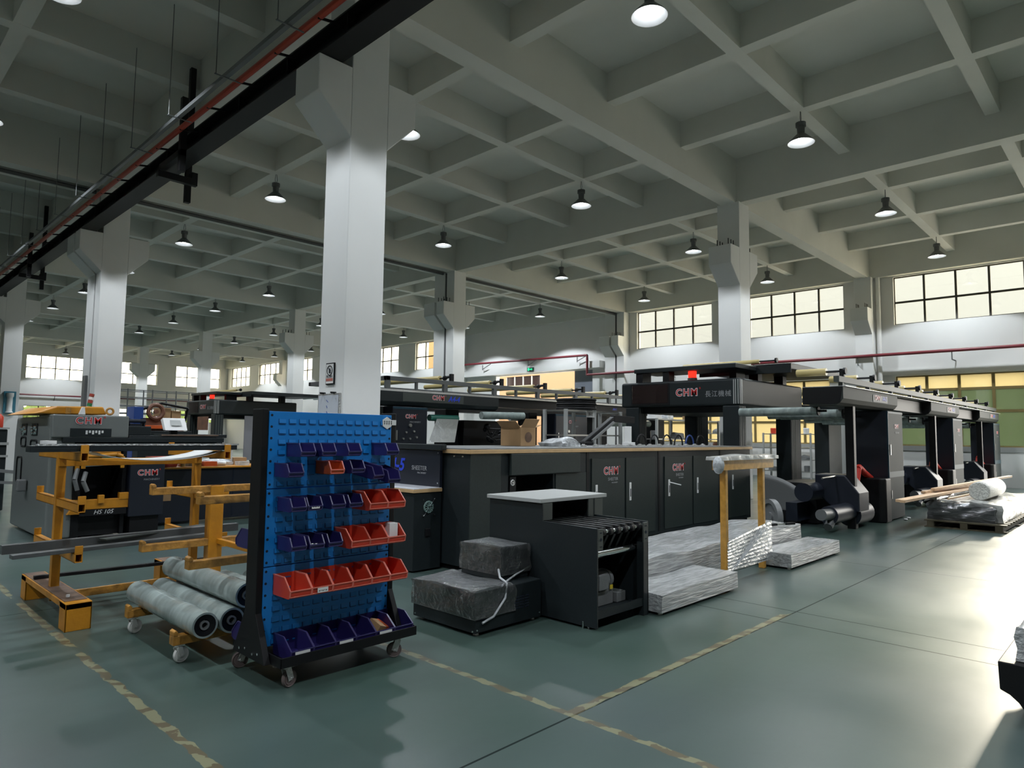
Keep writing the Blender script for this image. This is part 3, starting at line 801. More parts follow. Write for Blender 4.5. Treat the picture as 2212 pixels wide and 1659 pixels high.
# ================================================================== yellow steel bar rack
yr = T('bar_rack', 'yellow cantilever steel rack with long bars, dark brown tops on its base blocks', 'rack', (2.1, 6.9, 0))
for x in (1.44, 2.585):
    m = MB(); m.box(x, x+0.18, 6.112, 7.67, 0.165, 0.213)
    for y in (6.112, 7.49): m.box(x, x+0.18, y, y+0.012, 0, 0.21); m.box(x, x+0.012, y, y+0.18, 0, 0.21); m.box(x+0.168, x+0.18, y, y+0.18, 0, 0.21)
    bs = m.build('base', M_yel, yr, bev=0.004)
    box('base_top', M_rust, bs, x+0.012, x+0.168, 6.20, 7.66, 0.2132, 0.216, 0)
    box('post', M_yel, yr, x+0.055, x+0.12, 6.86, 6.93, 0.205, 1.39, 0.004)
    for z, w in ((1.30, 0.09), (0.895, 0.075), (0.505, 0.075)):
        m = MB()
        for a, b in ((0, 1),):
            t = 0.007
            x0, x1 = x+0.06, x+0.115
            for (u0, u1, v0, v1) in ((x0, x1, z, z+t), (x0, x1, z+0.07-t, z+0.07), (x0, x0+t, z, z+0.07), (x1-t, x1, z, z+0.07)):
                m.box(u0, u1, 6.19, 6.87, v0, v1); m.box(u0, u1, 6.92, 7.60, v0, v1)
            m.box(x0, x1, 6.19, 6.205, z+0.07, z+0.13); m.box(x0, x1, 7.585, 7.60, z+0.07, z+0.13)
        m.build('arm', M_yel, yr, bev=0.002)
box('tie_beam', M_yelworn, yr, 1.50, 2.70, 6.885, 6.915, 0.09, 0.155, 0.003)
box('tie_beam', M_yel, yr, 1.50, 2.70, 6.84, 6.86, 1.235, 1.30, 0.003)
M_bar = paint('mill_scale_steel', (0.075, 0.078, 0.078), 0.4, var=0.2, vscale=6)
def profile_bar(name, label, p, q, w, h, mat, cat='bar', group='steel bars on the yellow rack'):
    return MB().bar(p, q, w, h).build(name, mat, label=label, cat=cat, group=group, bev=0.002)
profile_bar('steel_plate', 'long pale flat plate lying across the top arms of the yellow rack', (1.17, 6.30, 1.400), (2.77, 6.30, 1.408), 0.16, 0.05, M_char)
m = MB(); m.box(1.2, 2.78, 6.205, 6.212, 1.425, 1.44)
m.build('steel_strip', M_alu, label='bright thin strip along the front edge of the topmost plate', cat='bar', group='steel bars on the yellow rack')
m = MB(); m.grid(lambda u, v: (1.62+u*1.0, 6.25+v*0.55, 1.372-0.075*math.sin(PI*u)**0.7), 24, 4)
m.build('sagging_sheet', M_white, label='white plastic sheet sagging between the top arms of the yellow rack', cat='sheet', solid=0.004, smooth=True)
profile_bar('steel_channel', 'thick dark square tube on the lowest arms, sticking out at the far left', (1.08, 6.52, 0.615), (2.95, 6.56, 0.625), 0.07, 0.07, M_bar)
profile_bar('steel_channel', 'dark flat channel just behind the thick square tube', (1.25, 6.68, 0.60), (2.9, 6.64, 0.605), 0.09, 0.045, M_black)
profile_bar('steel_angle', 'dark angle bar slanting out to the lower left over the front of rack', (1.10, 6.26, 0.592), (2.62, 6.36, 0.604), 0.085, 0.03, M_bar)
profile_bar('steel_plate', 'pale grey flat bar lying at an angle on the lowest arms', (1.75, 6.42, 0.638), (2.85, 6.75, 0.648), 0.10, 0.012, M_greyp)
profile_bar('steel_rod', 'thin dark bar lying on the rusty base blocks of the yellow rack', (1.46, 7.30, 0.232), (2.95, 7.22, 0.232), 0.05, 0.03, M_black)
m = MB(); m.cyl((1.51, 6.36, 0.2165), (1.51, 6.36, 0.2345), 0.014, n=12)
m.build('floor_button', M_white, label='small white cap lying on the rusty near base block of yellow rack', cat='button')

# ================================================================== yellow roll trolley
tl = T('roll_trolley', 'worn yellow trolley with taped arms and white casters, behind the blue rack', 'trolley', (2.3, 5.28, 0))
for y, n in ((4.78, 0), (5.71, 1)):
    m = MB(); m.box(1.755, 2.98, y, y+0.075, 0.125, 0.185); m.prism([(1.755, 0.185), (1.785, 0.185), (1.785, 0.21), (1.77, 0.225), (1.755, 0.215)], 'y', y, y+0.075)
    m.build('base_arm', M_yelworn, tl, bev=0.004)
    box('post', M_yel, tl, 2.335, 2.445, y-0.01, y+0.09, 0.185, 1.10, 0.004)
    for z, x0 in ((0.61, 1.83), (1.045, 1.885)):
        m = MB(); m.box(x0, 2.95, y, y+0.075, z, z+0.055); m.prism([(x0, z+0.055), (x0+0.03, z+0.055), (x0+0.03, z+0.075), (x0+0.015, z+0.09), (x0, z+0.08)], 'y', y, y+0.075)
        m.build('arm', M_yelworn, tl, bev=0.004)
    for x in (1.80, 2.90): caster(tl, x, y+0.035, r=0.052, top=0.125, ang=0.2 if x < 2 else 2.8, wheel=M_nylon, fork=M_nylon)
for x in (2.36, 2.90): box('side_beam', M_yelworn, tl, x, x+0.05, 4.855, 5.71, 0.13, 0.18, 0.003)
box('side_beam', M_yel, tl, 2.40, 2.44, 4.87, 5.70, 0.62, 0.66, 0.003)
def film_roll(x, y0, y1, z, r, label, tilt=0.0):
    t = T('wrapped_roll', label, 'roll', (x, (y0+y1)/2, z-r), 'film wrapped green rollers on the trolley')
    m = MB(); m.lathe([(r*0.82, y0), (r*0.97, y0), (r, y0+0.03), (r*1.0, y0+0.08), (r*0.985, (y0+y1)/2), (r, y1-0.08), (r*0.97, y1), (0.0, y1)], (x, 0, z), (0, 1, 0), 32)
    m.build('wrapped_body', M_roll, t, smooth=True)
    m = MB(); m.lathe([(r*0.82, y0-0.001), (r*0.80, y0+0.004), (r*0.42, y0+0.012), (r*0.40, y0+0.03), (0.0, y0+0.03)], (x, 0, z), (0, 1, 0), 28)
    m.build('end_disc', M_black, t, smooth=True)
    m = MB(); m.lathe([(r*0.36, y0+0.03), (r*0.36, y0+0.004), (r*0.22, y0+0.004), (r*0.22, y0+0.03)], (x, 0, z), (0, 1, 0), 20)
    m.build('bearing', M_gunmetal, t, smooth=True)
film_roll(1.885, 4.60, 5.92, 0.272, 0.086, 'nearest and leftmost film wrapped roller resting on the trolley base')
film_roll(2.065, 4.60, 5.92, 0.272, 0.086, 'second film wrapped roller on the trolley base, beside the leftmost one')
film_roll(2.245, 4.60, 5.92, 0.272, 0.086, 'third roller on the trolley base, half hidden behind the black rack post')
film_roll(2.155, 4.58, 5.96, 0.428, 0.086, 'film wrapped roller lying on top of the two others')
film_roll(2.56, 4.66, 5.90, 0.272, 0.086, 'film wrapped roller right of the trolley post near the blue rack')
film_roll(2.75, 4.66, 5.80, 0.272, 0.086, 'farthest right film wrapped roller beside the blue rack edge')

# ================================================================== sheeter line A4-5
FY = 5.62
sh = T('sheeter', 'long charcoal sheeter with tan edged top and lettered cupboard doors along its front', 'machine', (9.0, 6.4, 0))
SX = 5.17; SE = 12.38
m = MB(); m.box(SX, 5.80, FY, 7.25, 0.06, 1.33); m.box(6.62, SE, FY, 7.25, 0.06, 1.33); m.box(5.80, 6.62, FY+0.55, 7.25, 0.06, 1.33); m.box(5.80, 6.62, FY, FY+0.55, 1.06, 1.33); m.box(5.80, 6.62, FY, FY+0.55, 0.06, 0.42); m.build('body', M_char, sh, bev=0.004)
m = MB(); m.box(SX-0.03, SE+0.03, FY-0.04, 7.28, 1.331, 1.377); m.build('top_edge', M_board, sh, bev=0.004)
m = MB(); m.box(SX-0.02, SE+0.02, FY-0.02, 7.27, 1.3775, 1.392); m.build('worktop', M_gunmetal, sh, bev=0.002)
m = MB(); m.box(SX+0.05, SE-0.05, FY+0.05, 7.2, 0.0, 0.06); m.build('plinth', M_black, sh)
def xof(px): # front face abscissa of a photo column (measured once), metres
    return px
def panel(x0, x1, z0, z1, mat=M_char2, name='front_panel', t=0.012): return box(name, mat, sh, x0, x1, FY-t, FY, z0, z1, 0.004)
panel(5.17, 5.66, 0.10, 1.33)
hd = box('upper_cover', M_char2, sh, 5.80, 7.12, FY-0.05, FY, 1.07, 1.325, 0.006)
m = MB(); m.box(5.81, 6.61, FY+0.53, FY+0.545, 0.43, 1.05); m.build('feed_recess', M_black, sh)
box('recess_plate', M_black, sh, 5.815, 5.92, FY-0.012, FY-0.001, 0.86, 1.05, 0.003)
panel(6.66, 7.30, 0.10, 1.06)
k = MB(); k.ring((5.86, FY-0.01, 0.98), (0, 1, 0), 0.030, 0.010, 18, 8); k.cyl((5.86, FY-0.02, 0.98), (5.86, FY-0.004, 0.98), 0.014, n=12); k.build('hand_wheel', M_alu, sh, smooth=True)
def door(x0, x1, z0=0.12, z1=1.24, logo=False, key=None, open_handle=False):
    d = box('door', M_char2, sh, x0, x1, FY-0.016, FY-0.001, z0, z1, 0.004)
    if key is not None:
        h = MB(); h.box(key-0.024, key+0.024, FY-0.024, FY-0.016, 0.62, 0.88); hh = h.build('handle', M_white, d, bev=0.006)
        q = MB(); q.box(key-0.009, key+0.009, FY-0.026, FY-0.024, 0.675, 0.79); q.cyl((key, FY-0.027, 0.70), (key, FY-0.024, 0.70), 0.007, n=10)
        hh2 = q.build('lock', M_black if not open_handle else M_black, d)
        if open_handle: MB().bar((key, FY-0.026, 0.84), (key+0.07, FY-0.19, 0.80), 0.026, 0.014).build('lever', M_white, d, bev=0.003)
    if logo is not False:
        chm_logo((logo, FY-0.017, 1.06), FACE_Y, 0.105, d)
        words('SHEETER', 0.062, (logo+0.05, FY-0.017, 0.945), FACE_Y, M_txtg, d, shear=0)
        words('MACHINERY', 0.026, (logo+0.09, FY-0.017, 0.895), FACE_Y, M_txtg, d)
    return d
door(7.42, 8.20, logo=7.86, key=7.52); door(8.24, 9.02, key=8.34)
door(9.30, 10.16, logo=9.70, key=9.42, open_handle=True); door(10.20, 11.06, key=10.33)
door(11.30, 12.34, key=11.62)
m = MB()
for x in (7.34, 9.15, 11.18): m.box(x-0.025, x+0.025, FY-0.006, FY+0.001, 0.1, 1.33)
m.build('panel_gap', M_black, sh)
# control end with the A4-5 plate, fan block and small table
ce = T('sheeter_end_cabinet', 'dark cabinet end marked A4-5 SHEETER with small white topped table at the left', 'cabinet', (4.8, 7.0, 0))
box('name_panel', M_navy, ce, 5.095, 5.135, 6.05, 7.20, 0.93, 1.36, 0.004)
box('top_cover', M_char, ce, 5.06, 5.135, 5.98, 7.24, 1.366, 1.43, 0.006)
fb = box('fan_block', M_char, ce, 4.735, 5.135, 6.06, 7.2, 0.02, 0.885, 0.006)
box('table_edge', M_board, ce, 4.715, 5.135, 6.045, 7.2, 0.886, 0.925, 0.003)
box('table_top', M_wtop, ce, 4.72, 5.13, 6.05, 7.2, 0.9255, 0.935, 0.002)
words('A4-5', 0.21, (5.0935, 6.94, 1.165), FACE_X, M_txtb, ce, shear=0.25, off=0.006)
words('SHEETER', 0.075, (5.0935, 6.43, 1.14), FACE_X, M_txtg, ce)
words('MACHINERY', 0.030, (5.0935, 6.38, 1.085), FACE_X, M_txtg, ce)
m = MB()
for y, z in ((6.08, 1.33), (7.12, 1.33), (6.08, 0.98), (5.80, 1.30), (5.66, 1.30)): m.cyl((5.088, y, z), (5.10, y, z), 0.009, n=8)
m.build('screws', M_chrome, ce)
m = MB(); m.ring((4.94, 6.052, 0.72), (0, 1, 0), 0.06, 0.012, 20, 6)
for a in (0.4, 0.9, 1.4, 1.9, 2.4, 2.9): m.bar((4.94-0.07*math.cos(a), 6.048, 0.72-0.07*math.sin(a)), (4.94+0.07*math.cos(a), 6.048, 0.72+0.07*math.sin(a)), 0.008, 0.02, up=(0, 1, 0))
fan = m.build('fan', paint('pale_green_fan', (0.16, 0.24, 0.22), 0.4), fb)
m = MB(); m.bar((4.86, 6.037, 0.62), (5.02, 6.037, 0.81), 0.012, 0.006)
for sx in (-1, 1):
    for sz in (-1, 1): m.cyl((4.94+0.082*sx, 6.04, 0.72+0.088*sz), (4.94+0.082*sx, 6.054, 0.72+0.088*sz), 0.010, n=8)
m.build('fan_guard', M_chrome, fb)
box('socket', M_black, fb, 4.90, 4.97, 6.04, 6.06, 0.39, 0.48, 0.006)
# things lying on the sheeter top
def crate(x, y, z): pass
cab = T('sheeter_cover', 'brown cardboard carton with open flaps and round hole, standing on the sheeter top', 'box', (7.16, 6.75, 1.392))
m = MB(); m.box(7.00, 7.32, 6.55, 6.95, 1.394, 1.66)
m.build('carton_body', M_card, cab, bev=0.003)
m = MB(); m.bar((7.002, 6.75, 1.66), (6.90, 6.75, 1.75), 0.38, 0.006); m.bar((7.16, 6.552, 1.66), (7.16, 6.47, 1.78), 0.30, 0.006); m.bar((7.318, 6.75, 1.66), (7.45, 6.75, 1.70), 0.38, 0.006); m.bar((7.16, 6.948, 1.66), (7.16, 7.03, 1.76), 0.30, 0.006); m.build('flap', M_card, cab)
m = MB(); m.lathe([(0.0, 0.0), (0.075, 0.0)], (7.16, 6.548, 1.52), (0, 1, 0), 24); m.build('round_hole', M_rust, cab)
cab.name = 'cardboard_carton'
m = MB(); m.lump(7.36, 7.80, 6.10, 6.50, 1.394, 1.49, 0.03, 0.05, 5, top=lambda x, y: 0.05*math.sin((x-7.36)/0.44*PI))
m.build('plastic_bag', M_bag, smooth=True, label='crumpled clear plastic bag lying on the sheeter top beside the carton', cat='bag')
for i in range(14):
    x = 7.86+i*0.30
    m = MB(); m.box(x, x+0.09, 6.10, 6.16, 1.392, 1.415); m.cyl((x+0.045, 6.13, 1.41), (x+0.045, 6.13, 1.43), 0.025, n=10)
    m.build('sheet_clamp', M_alu, label='small pale clamp in the row along the sheeter top, %s from the carton' % (ord_+['fourteenth'])[i], cat='clamp', group='pale clamps along the sheeter top', bev=0.003)
for i in range(6):
    x = 10.1+i*0.42; c = [M_black, M_black, M_black, M_black, M_bluepl, M_black][i]
    m = MB(); m.ring((x, 6.6, 1.40), (0, 1, 0), 0.15, 0.013, 16, 6, 0, PI) if False else m.tube([(x-0.15*math.cos(t*PI/8), 6.55, 1.395+0.19*math.sin(t*PI/8)) for t in range(9)], 0.014, 8)
    m.build('cable_loop', c, label='%s cable loop standing on the sheeter top, %s from the left' % ('blue' if i == 4 else 'black', nth[i]), cat='cable', group='cable loops on the sheeter top')
m = MB(); m.box(9.62, 9.72, 6.50, 6.58, 1.393, 1.72); m.box(9.58, 9.8, 6.48, 6.60, 1.393, 1.45)
m.build('air_unit', M_white, label='slim white upright unit standing on the sheeter top left of cable loops', cat='unit', bev=0.004)
ra = T('folding_arm', 'black angled arm rising from the sheeter top behind the white unit', 'arm', (9.4, 6.9, 1.392))
m = MB(); m.bar((8.9, 6.9, 1.42), (9.75, 6.9, 1.86), 0.09, 0.09); m.bar((9.72, 6.9, 1.86), (10.35, 6.9, 1.84), 0.10, 0.12); m.box(8.85, 9.05, 6.8, 7.0, 1.393, 1.45); m.build('arm', M_black, ra, bev=0.01)
m = MB(); m.bar((9.05, 6.83, 1.47), (9.66, 6.83, 1.79), 0.035, 0.035); m.build('gas_strut', M_gunmetal, ra)

# ------------------------------------------------------------------ overhead control gantry (boxed head on four legs)
def control_gantry(ox, oy, label, small=False):
    g = T('control_gantry', label, 'gantry', (ox, oy, 0))
    L = lambda x0, x1, y0, y1, z0, z1: (ox+x0, ox+x1, oy+y0, oy+y1, z0, z1)
    hd = box('head_box', M_char, g, *L(0, 3.2, 0, 2.76, 2.18, 2.72), 0.05, segs=4)
    m = MB()
    for y in (0.02, 0.07, 0.11): m.box(ox-0.004, ox+0.0, oy+y, oy+y+0.02, 2.21, 2.69)
    for x in (0.005, 0.06, 0.10): m.box(ox+x, ox+x+0.022, oy-0.004, oy+0.0, 2.21, 2.69)
    m.build('corner_ribs', M_lgrey, hd)
    sc = box('display', M_screen, hd, *L(-0.012, 0.0, 1.58, 2.46, 2.26, 2.65), 0.004)
    box('display_frame', M_black, hd, *L(-0.006, 0.0, 1.54, 2.50, 2.22, 2.68), 0.004)
    chm_logo((ox-0.004, oy+1.14, 2.46), FACE_X, 0.15, hd)
    words('長江機械', 0.135, (ox-0.003, oy+0.45, 2.41), FACE_X, M_txtg, hd, space=1.12)
    for x, y in ((-0.0, 0.02), (2.55, 0.02), (0.0, 2.3), (2.55, 2.3)):
        lg = box('leg', M_char, g, *L(x, x+0.58 if x > 1 else x+0.32, y, y+0.34, 0.0 if (x > 1 or y > 1) else 0.0, 2.18), 0.02, segs=3)
        m = MB()
        for k in range(3): m.box(ox+x+0.05+0.09*k, ox+x+0.075+0.09*k, oy+y-0.004, oy+y, 0.02, 2.16)
        m.build('leg_rib', M_greyp, lg)
    m = MB(); m.box(*L(0.15, 2.9, 0.4, 2.4, 2.05, 2.17)); m.build('underframe', M_black, g)
    # plates on top
    box('top_plate', M_char, g, *L(0.05, 1.0, 0.1, 2.45, 2.93, 3.01), 0.004)
    box('checker_plate', M_alu, g, *L(0.05, 1.0, 0.1, 2.45, 3.012, 3.022), 0)
    for q in ((0.08, 0.42, 2.25, 2.42), (0.5, 0.9, 0.3, 0.45), (0.08, 0.3, 1.6, 1.75)): box('plate_support', M_black, g, *L(*q, 2.72, 2.93), 0)
    hood = MB(); hood.box(*L(1.02, 3.85, -0.6, 1.4, 2.935, 2.945)); hood.box(*L(1.02, 3.85, -0.6, -0.585, 2.945, 3.05)); hood.box(*L(1.02, 1.035, -0.6, 1.4, 2.86, 3.05)); hood.box(*L(3.835, 3.85, -0.6, 1.4, 2.945, 3.05)); hood.box(*L(1.02, 3.85, 1.385, 1.4, 2.945, 3.05)); hood.box(*L(1.02, 3.85, -0.6, 1.4, 3.04, 3.052))
    hood.build('hood', M_char, g, bev=0.004)
    for q in ((1.3, 1.5), (2.6, 2.8)): box('hood_support', M_black, g, *L(*q, 0.2, 0.4, 2.72, 2.94), 0)
    bc = MB(); bc.cyl((ox+0.35, oy+1.2, 2.72), (ox+0.35, oy+1.2, 2.79), 0.10, n=18); b2 = bc.build('beacon_base', M_white, g)
    bm_ = MB(); bm_.lathe([(0.0, 0.20), (0.07, 0.19), (0.085, 0.15), (0.085, 0.0)], (ox+0.35, oy+1.2, 2.79), n=20); bm_.build('beacon', M_redlamp, g, smooth=True)
    m = MB(); m.cyl((ox+0.7, oy-0.1, 3.085), (ox+0.7, oy+1.6, 3.085), 0.04, n=14); r_ = m.build('guide_roller', M_cream, g, smooth=True)
    m = MB(); m.cyl((ox+0.7, oy-0.42, 3.085), (ox+0.7, oy-0.1, 3.085), 0.015, n=8); m.cyl((ox+0.7, oy-0.46, 3.085), (ox+0.7, oy-0.42, 3.085), 0.05, n=12); m.build('roller_knob', M_black, r_)
    return g
control_gantry(12.45, 5.84, 'black overhead control head with red beacon and Chinese lettering, behind the sheeter')
g2 = control_gantry(10.12, 24.65, 'smaller looking distant black control head with red beacon, left of the nearest column')
m = MB(); m.box(11.2, 13.1, 24.60, 24.63, 0.5, 2.15); m.build('pale_guard', paint('grey_translucent_guard', (0.20, 0.20, 0.22), 0.3), g2)
box('screen_panel', M_brown, g2, 10.10, 10.11, 25.2, 26.2, 1.6, 2.1, 0.004)
m = MB()
for k in range(5): m.cyl((13.4+0.5*k, 25.2, 3.05), (13.4+0.5*k, 27.0, 3.05), 0.06, n=10)
m.build('hood_rollers', M_chrome, g2, smooth=True)

# ------------------------------------------------------------------ unwind units with cabinet towers
def unwind_unit(x0, xt, xe, tw, label, front=3.73, back=7.1, plate=None, hose=True, first=False, arms=True):
    u = T('unwind_unit', label, 'machine', ((x0+xe)/2, (front+back)/2, 0))
    zt, zb = 2.42, 2.13
    f = MB(); f.prism([(front, zt), (front+0.66, zt), (front+0.66, zb), (front+0.12, zb-0.02), (front+0.05, zb+0.02), (front, zb+0.09)], 'x', x0, xe)
    fs = f.build('fascia', M_fascia, u, bev=0.004)
    m = MB(); m.prism([(front+0.01, zt-0.01), (front+0.65, zt-0.01), (front+0.65, zb+0.01), (front+0.12, zb), (front+0.05, zb+0.03)], 'x', x0-0.006, x0-0.001); m.build('end_plate', M_black, fs)
    if plate:
        box('name_plate', M_greyp, fs, x0+1.6, x0+2.5, front-0.006, front, zb+0.10, zt-0.06, 0.002)
        chm_logo((x0+1.85, front-0.007, (zt+zb)/2+0.03), FACE_Y, 0.09, fs)
        words(plate, 0.13, (x0+2.30, front-0.007, (zt+zb)/2+0.03), FACE_Y, M_txtb, fs, shear=0.25)
    tw_ = box('cabinet_tower', M_tower, u, xt, xt+tw, front, front+0.62, 0.02, 2.10, 0.02, segs=3)
    m = MB(); m.box(xt-0.004, xt+0.02, front-0.003, front+0.02, 0.05, 2.09); m.box(xt, xt+tw, front-0.003, front, 2.05, 2.085); m.box(xt+0.02, xt+tw, front-0.004, front, 0.82, 0.93); m.build('edge_trim', M_teal, tw_, bev=0.003)
    m = MB(); m.box(xt+0.10, xt+0.13, front-0.012, front, 1.25, 1.45); m.box(xt+0.10, xt+0.13, front-0.012, front, 0.42, 0.58); m.build('handle', M_steel, tw_)
    chm_logo((xt+tw*0.55, front-0.003, 1.80), FACE_Y, 0.08, tw_)
    words('MACHINERY', 0.05, (xt+tw*0.6, front-0.003, 1.68), FACE_Y, M_txtg, tw_)
    box('tower_side', M_navy, tw_, xt-0.006, xt-0.001, front+0.02, front+0.60, 0.05, 2.08, 0)
    cg = MB(); cg.prism([(xt-0.42, front+0.05), (xt-0.34, front-0.03), (xt-0.005, front-0.03), (xt-0.005, front+0.6), (xt-0.42, front+0.6)], 'z', 0.0, 0.82)
    cg.build('curved_guard', M_black, u, bev=0.03, segs=3)
    box('post', M_black, u, x0+0.80, x0+0.93, front+0.10, front+0.24, 0.0, zb, 0.01)
    box('rear_tower', M_char, u, xt-0.05, xt+tw-0.1, back-0.4, back, 0.02, 2.10, 0.015) if not first else None
    rf = MB(); rf.box(max(x0, 16.2), max(xe, 17.6), back-0.5, back, zb, zt)
    if not first: rf.box(x0, x0+0.25, front+0.6, back-0.45, zb+0.02, zt-0.02); rf.box(xt+0.2, xt+0.5, front+0.6, back-0.45, zb+0.02, zt-0.02)
    rf.build('overhead_frame', M_char, u, bev=0.005)
    for xx, z, r in ((x0+1.7, 2.02, 0.09), (x0+2.3, 1.98, 0.05), (x0+0.4, 2.03, 0.075)):
        MB().cyl((xx, front+0.55, z), (xx, back-0.4 if not first else 5.7, z), r, n=18).build('web_roller', M_roll, u, smooth=True)
        MB().cyl((xx, front+0.53, z), (xx, front+0.55, z), r*1.02, n=18).cyl((xx, front+0.40, z), (xx, front+0.53, z), 0.02, n=8).build('roller_dark_cap', M_black, u)  # black cap added to keep the sunlit roller end dark
    m = MB(); m.cyl((x0+1.1, front+0.42, 0.86), (xt, front+0.42, 0.86), 0.05, n=12); m.cyl((x0+0.2, front+0.75, 0.62), (xt, front+0.75, 0.62), 0.16, n=20); m.box(x0+0.3, xt, front+0.9, front+1.1, 0.1, 0.42); m.build('roll_shaft', M_navy, u, smooth=True)
    m = MB(); m.cyl((x0+0.1, front+0.40, 0.88), (xt-0.1, front+0.40, 0.93), 0.018, n=8); m.build('bright_bar', M_steel, u)
    if arms:
        m = MB(); ax = xt-1.75
        m.prism([(front+0.02, 0.30), (front+0.02, 0.62), (front+0.25, 0.92), (front+0.75, 0.92), (front+0.75, 0.60), (front+0.4, 0.30)], 'x', ax, ax+0.55); m.build('swing_arm', M_navy, u, bev=0.02)
        m = MB(); m.cyl((ax-0.9, front+0.22, 0.30), (ax+0.1, front+0.22, 0.30), 0.15, n=20); m.cyl((ax+0.1, front+0.22, 0.24), (ax+0.85, front+0.22, 0.24), 0.20, n=24); m.cyl((ax+0.85, front+0.22, 0.24), (ax+0.9, front+0.22, 0.24), 0.17, n=24)
        m.build('motor', M_navy, u, smooth=True)
        box('bed', M_black, u, x0+0.9, xt-0.45, front+0.78, front+1.5, 0.02, 0.74, 0.01)
        m = MB(); m.cyl((ax-1.3, front+0.2, 0.34), (ax-0.9, front+0.2, 0.32), 0.09, n=14); m.cyl((ax-1.0, front+0.2, 0.12), (ax-0.7, front+0.2, 0.30), 0.07, n=12); m.build('gear_head', M_lamp, u, smooth=True)
    if hose:
        hx = xt-1.05
        m = MB(); m.tube([(hx+0.0, front+0.3, 0.62), (hx+0.11, front+0.3, 0.80), (hx+0.20, front+0.3, 1.00), (hx+0.28, front+0.3, 1.03), (hx+0.36, front+0.3, 1.0), (hx+0.6, front+0.3, 0.91), (hx+0.95, front+0.3, 0.80)], 0.06, 10)
        m.build('red_hose', M_pinkred, u, smooth=True)
    return u
unwind_unit(11.76, 14.25, 14.95, 1.02, 'nearest unwind unit with tall grey green cabinet tower and red hose', plate='A4-5', first=True)
unwind_unit(17.70, 19.9, 20.70, 1.10, 'middle unwind unit, second cabinet tower toward the right wall', plate='A4-5')
unwind_unit(23.5, 25.65, 26.70, 1.10, 'farthest unwind unit, last tower next to the right wall', plate='A4-5')
og = T('overhead_walkway', 'long overhead frame with rows of cream rollers running above the unwind units', 'frame', (19, 5.3, 2.4))
for a, b in ((14.96, 17.68), (20.72, 23.48)): box('cover', M_black, og, a, b, 3.9, 4.39, 2.15, 2.40, 0)
m = MB()
m.box(11.8, 26.8, 3.80, 3.89, 2.50, 2.60); m.box(16.4, 26.8, 6.75, 6.84, 2.50, 2.60)
for a in range(11):
    x = 12.0+a*1.45
    for y in (3.80, 6.75):
        if y < 5 or x > 16.3: m.box(x, x+0.07, y+0.01, y+0.08, 2.42, 2.51)
m.build('rail', M_greyp, og, bev=0.003)
m = MB(); m.box(11.8, 26.8, 3.70, 4.40, 2.421, 2.432); m.build('checker_deck', M_alu, og)
for i in range(9):
    x = 12.1+i*1.65
    m = MB(); m.cyl((x, 4.1, 2.70), (x, 6.75 if x > 16.3 else 4.6, 2.70), 0.065, n=16); r_ = m.build('cream_roller', M_cream, og, smooth=True)
    m = MB(); m.cyl((x, 3.82, 2.70), (x, 4.1, 2.70), 0.02, n=8); m.cyl((x, 3.78, 2.70), (x, 3.82, 2.70), 0.06, n=12); m.box(x-0.03, x+0.03, 3.81, 3.88, 2.59, 2.74); m.build('roller_end', M_black, r_)

# large grey handwheel pulley left on the floor by the first unwind unit
pw = T('flywheel', 'large grey spoked pulley wheel standing behind the wrapped packs', 'wheel', (9.35, 4.9, 0))
c0 = (10.78, 4.55, 0.285); pw.location = (10.78, 4.55, 0)
m = MB(); m.lathe([(0.22, -0.045), (0.285, -0.045), (0.285, 0.045), (0.22, 0.045), (0.22, -0.045)], c0, (0.78, -0.62, 0), 40); m.lathe([(0.0, -0.16), (0.075, -0.16), (0.08, 0.05), (0, 0.05)], c0, (-0.78, 0.62, 0), 20); m.build('rim', M_gunmetal, pw, smooth=True)
m = MB(); m.lathe([(0.05, -0.015), (0.225, -0.015), (0.225, 0.015), (0.05, 0.015)], c0, (0.78, -0.62, 0), 32); m.build('web', M_gunmetal, pw, smooth=True)
gd = T('roll_guard', 'curved grey sheet guard at the end of the sheeter beside the pulley wheel', 'guard', (12.0, 5.2, 0))
m = MB(); m.grid(lambda u, v: (11.2+0.9*v, 5.2, 0.15) if False else (12.62+0.05*v, 5.55-0.75*v*1.0, 0.25+0.62*u-0.25*v*v), 6, 10); m.build('guard_sheet', M_gunmetal, gd, solid=0.02, smooth=True)
box('guard_foot', M_black, gd, 12.60, 12.68, 4.85, 5.5, 0.0, 0.22, 0.004)

# ------------------------------------------------------------------ line A4-4 behind
bl = T('unwind_line', 'second machine line marked A4-4 behind the sheeter, with dark cabinets and rollers', 'machine', (12, 12.4, 0))
f = MB(); f.prism([(11.0, 2.40), (11.66, 2.40), (11.66, 2.12), (11.12, 2.10), (11.05, 2.13), (11.0, 2.20)], 'x', 7.70, 11.0); fs = f.build('fascia', M_char, bl, bev=0.005)
box('name_plate', M_greyp, fs, 8.25, 9.9, 10.994, 11.0, 2.21, 2.385, 0.002)
chm_logo((9.18, 10.993, 2.31), FACE_Y, 0.10, fs); words('A4-4', 0.16, (9.62, 10.992, 2.30), FACE_Y, M_txtb, fs, shear=0.25, off=0.004)
m = MB(); m.box(7.7, 20, 11.0, 11.5, 2.401, 2.44); m.build('checker_deck', M_alu, bl)
m = MB(); m.box(11.0, 20.0, 11.1, 11.6, 2.20, 2.40); m.build('beam', M_black, bl)
box('beam', M_black, bl, 11.0, 20.0, 13.6, 14.1, 2.15, 2.40, 0)
m = MB(); m.box(7.85, 20, 11.02, 11.10, 2.615, 2.70); m.box(7.85, 7.95, 11.02, 14.0, 2.615, 2.70); m.box(7.85, 20, 13.95, 14.03, 2.615, 2.70); m.box(7.85, 20, 11.04, 11.08, 2.44, 2.475)
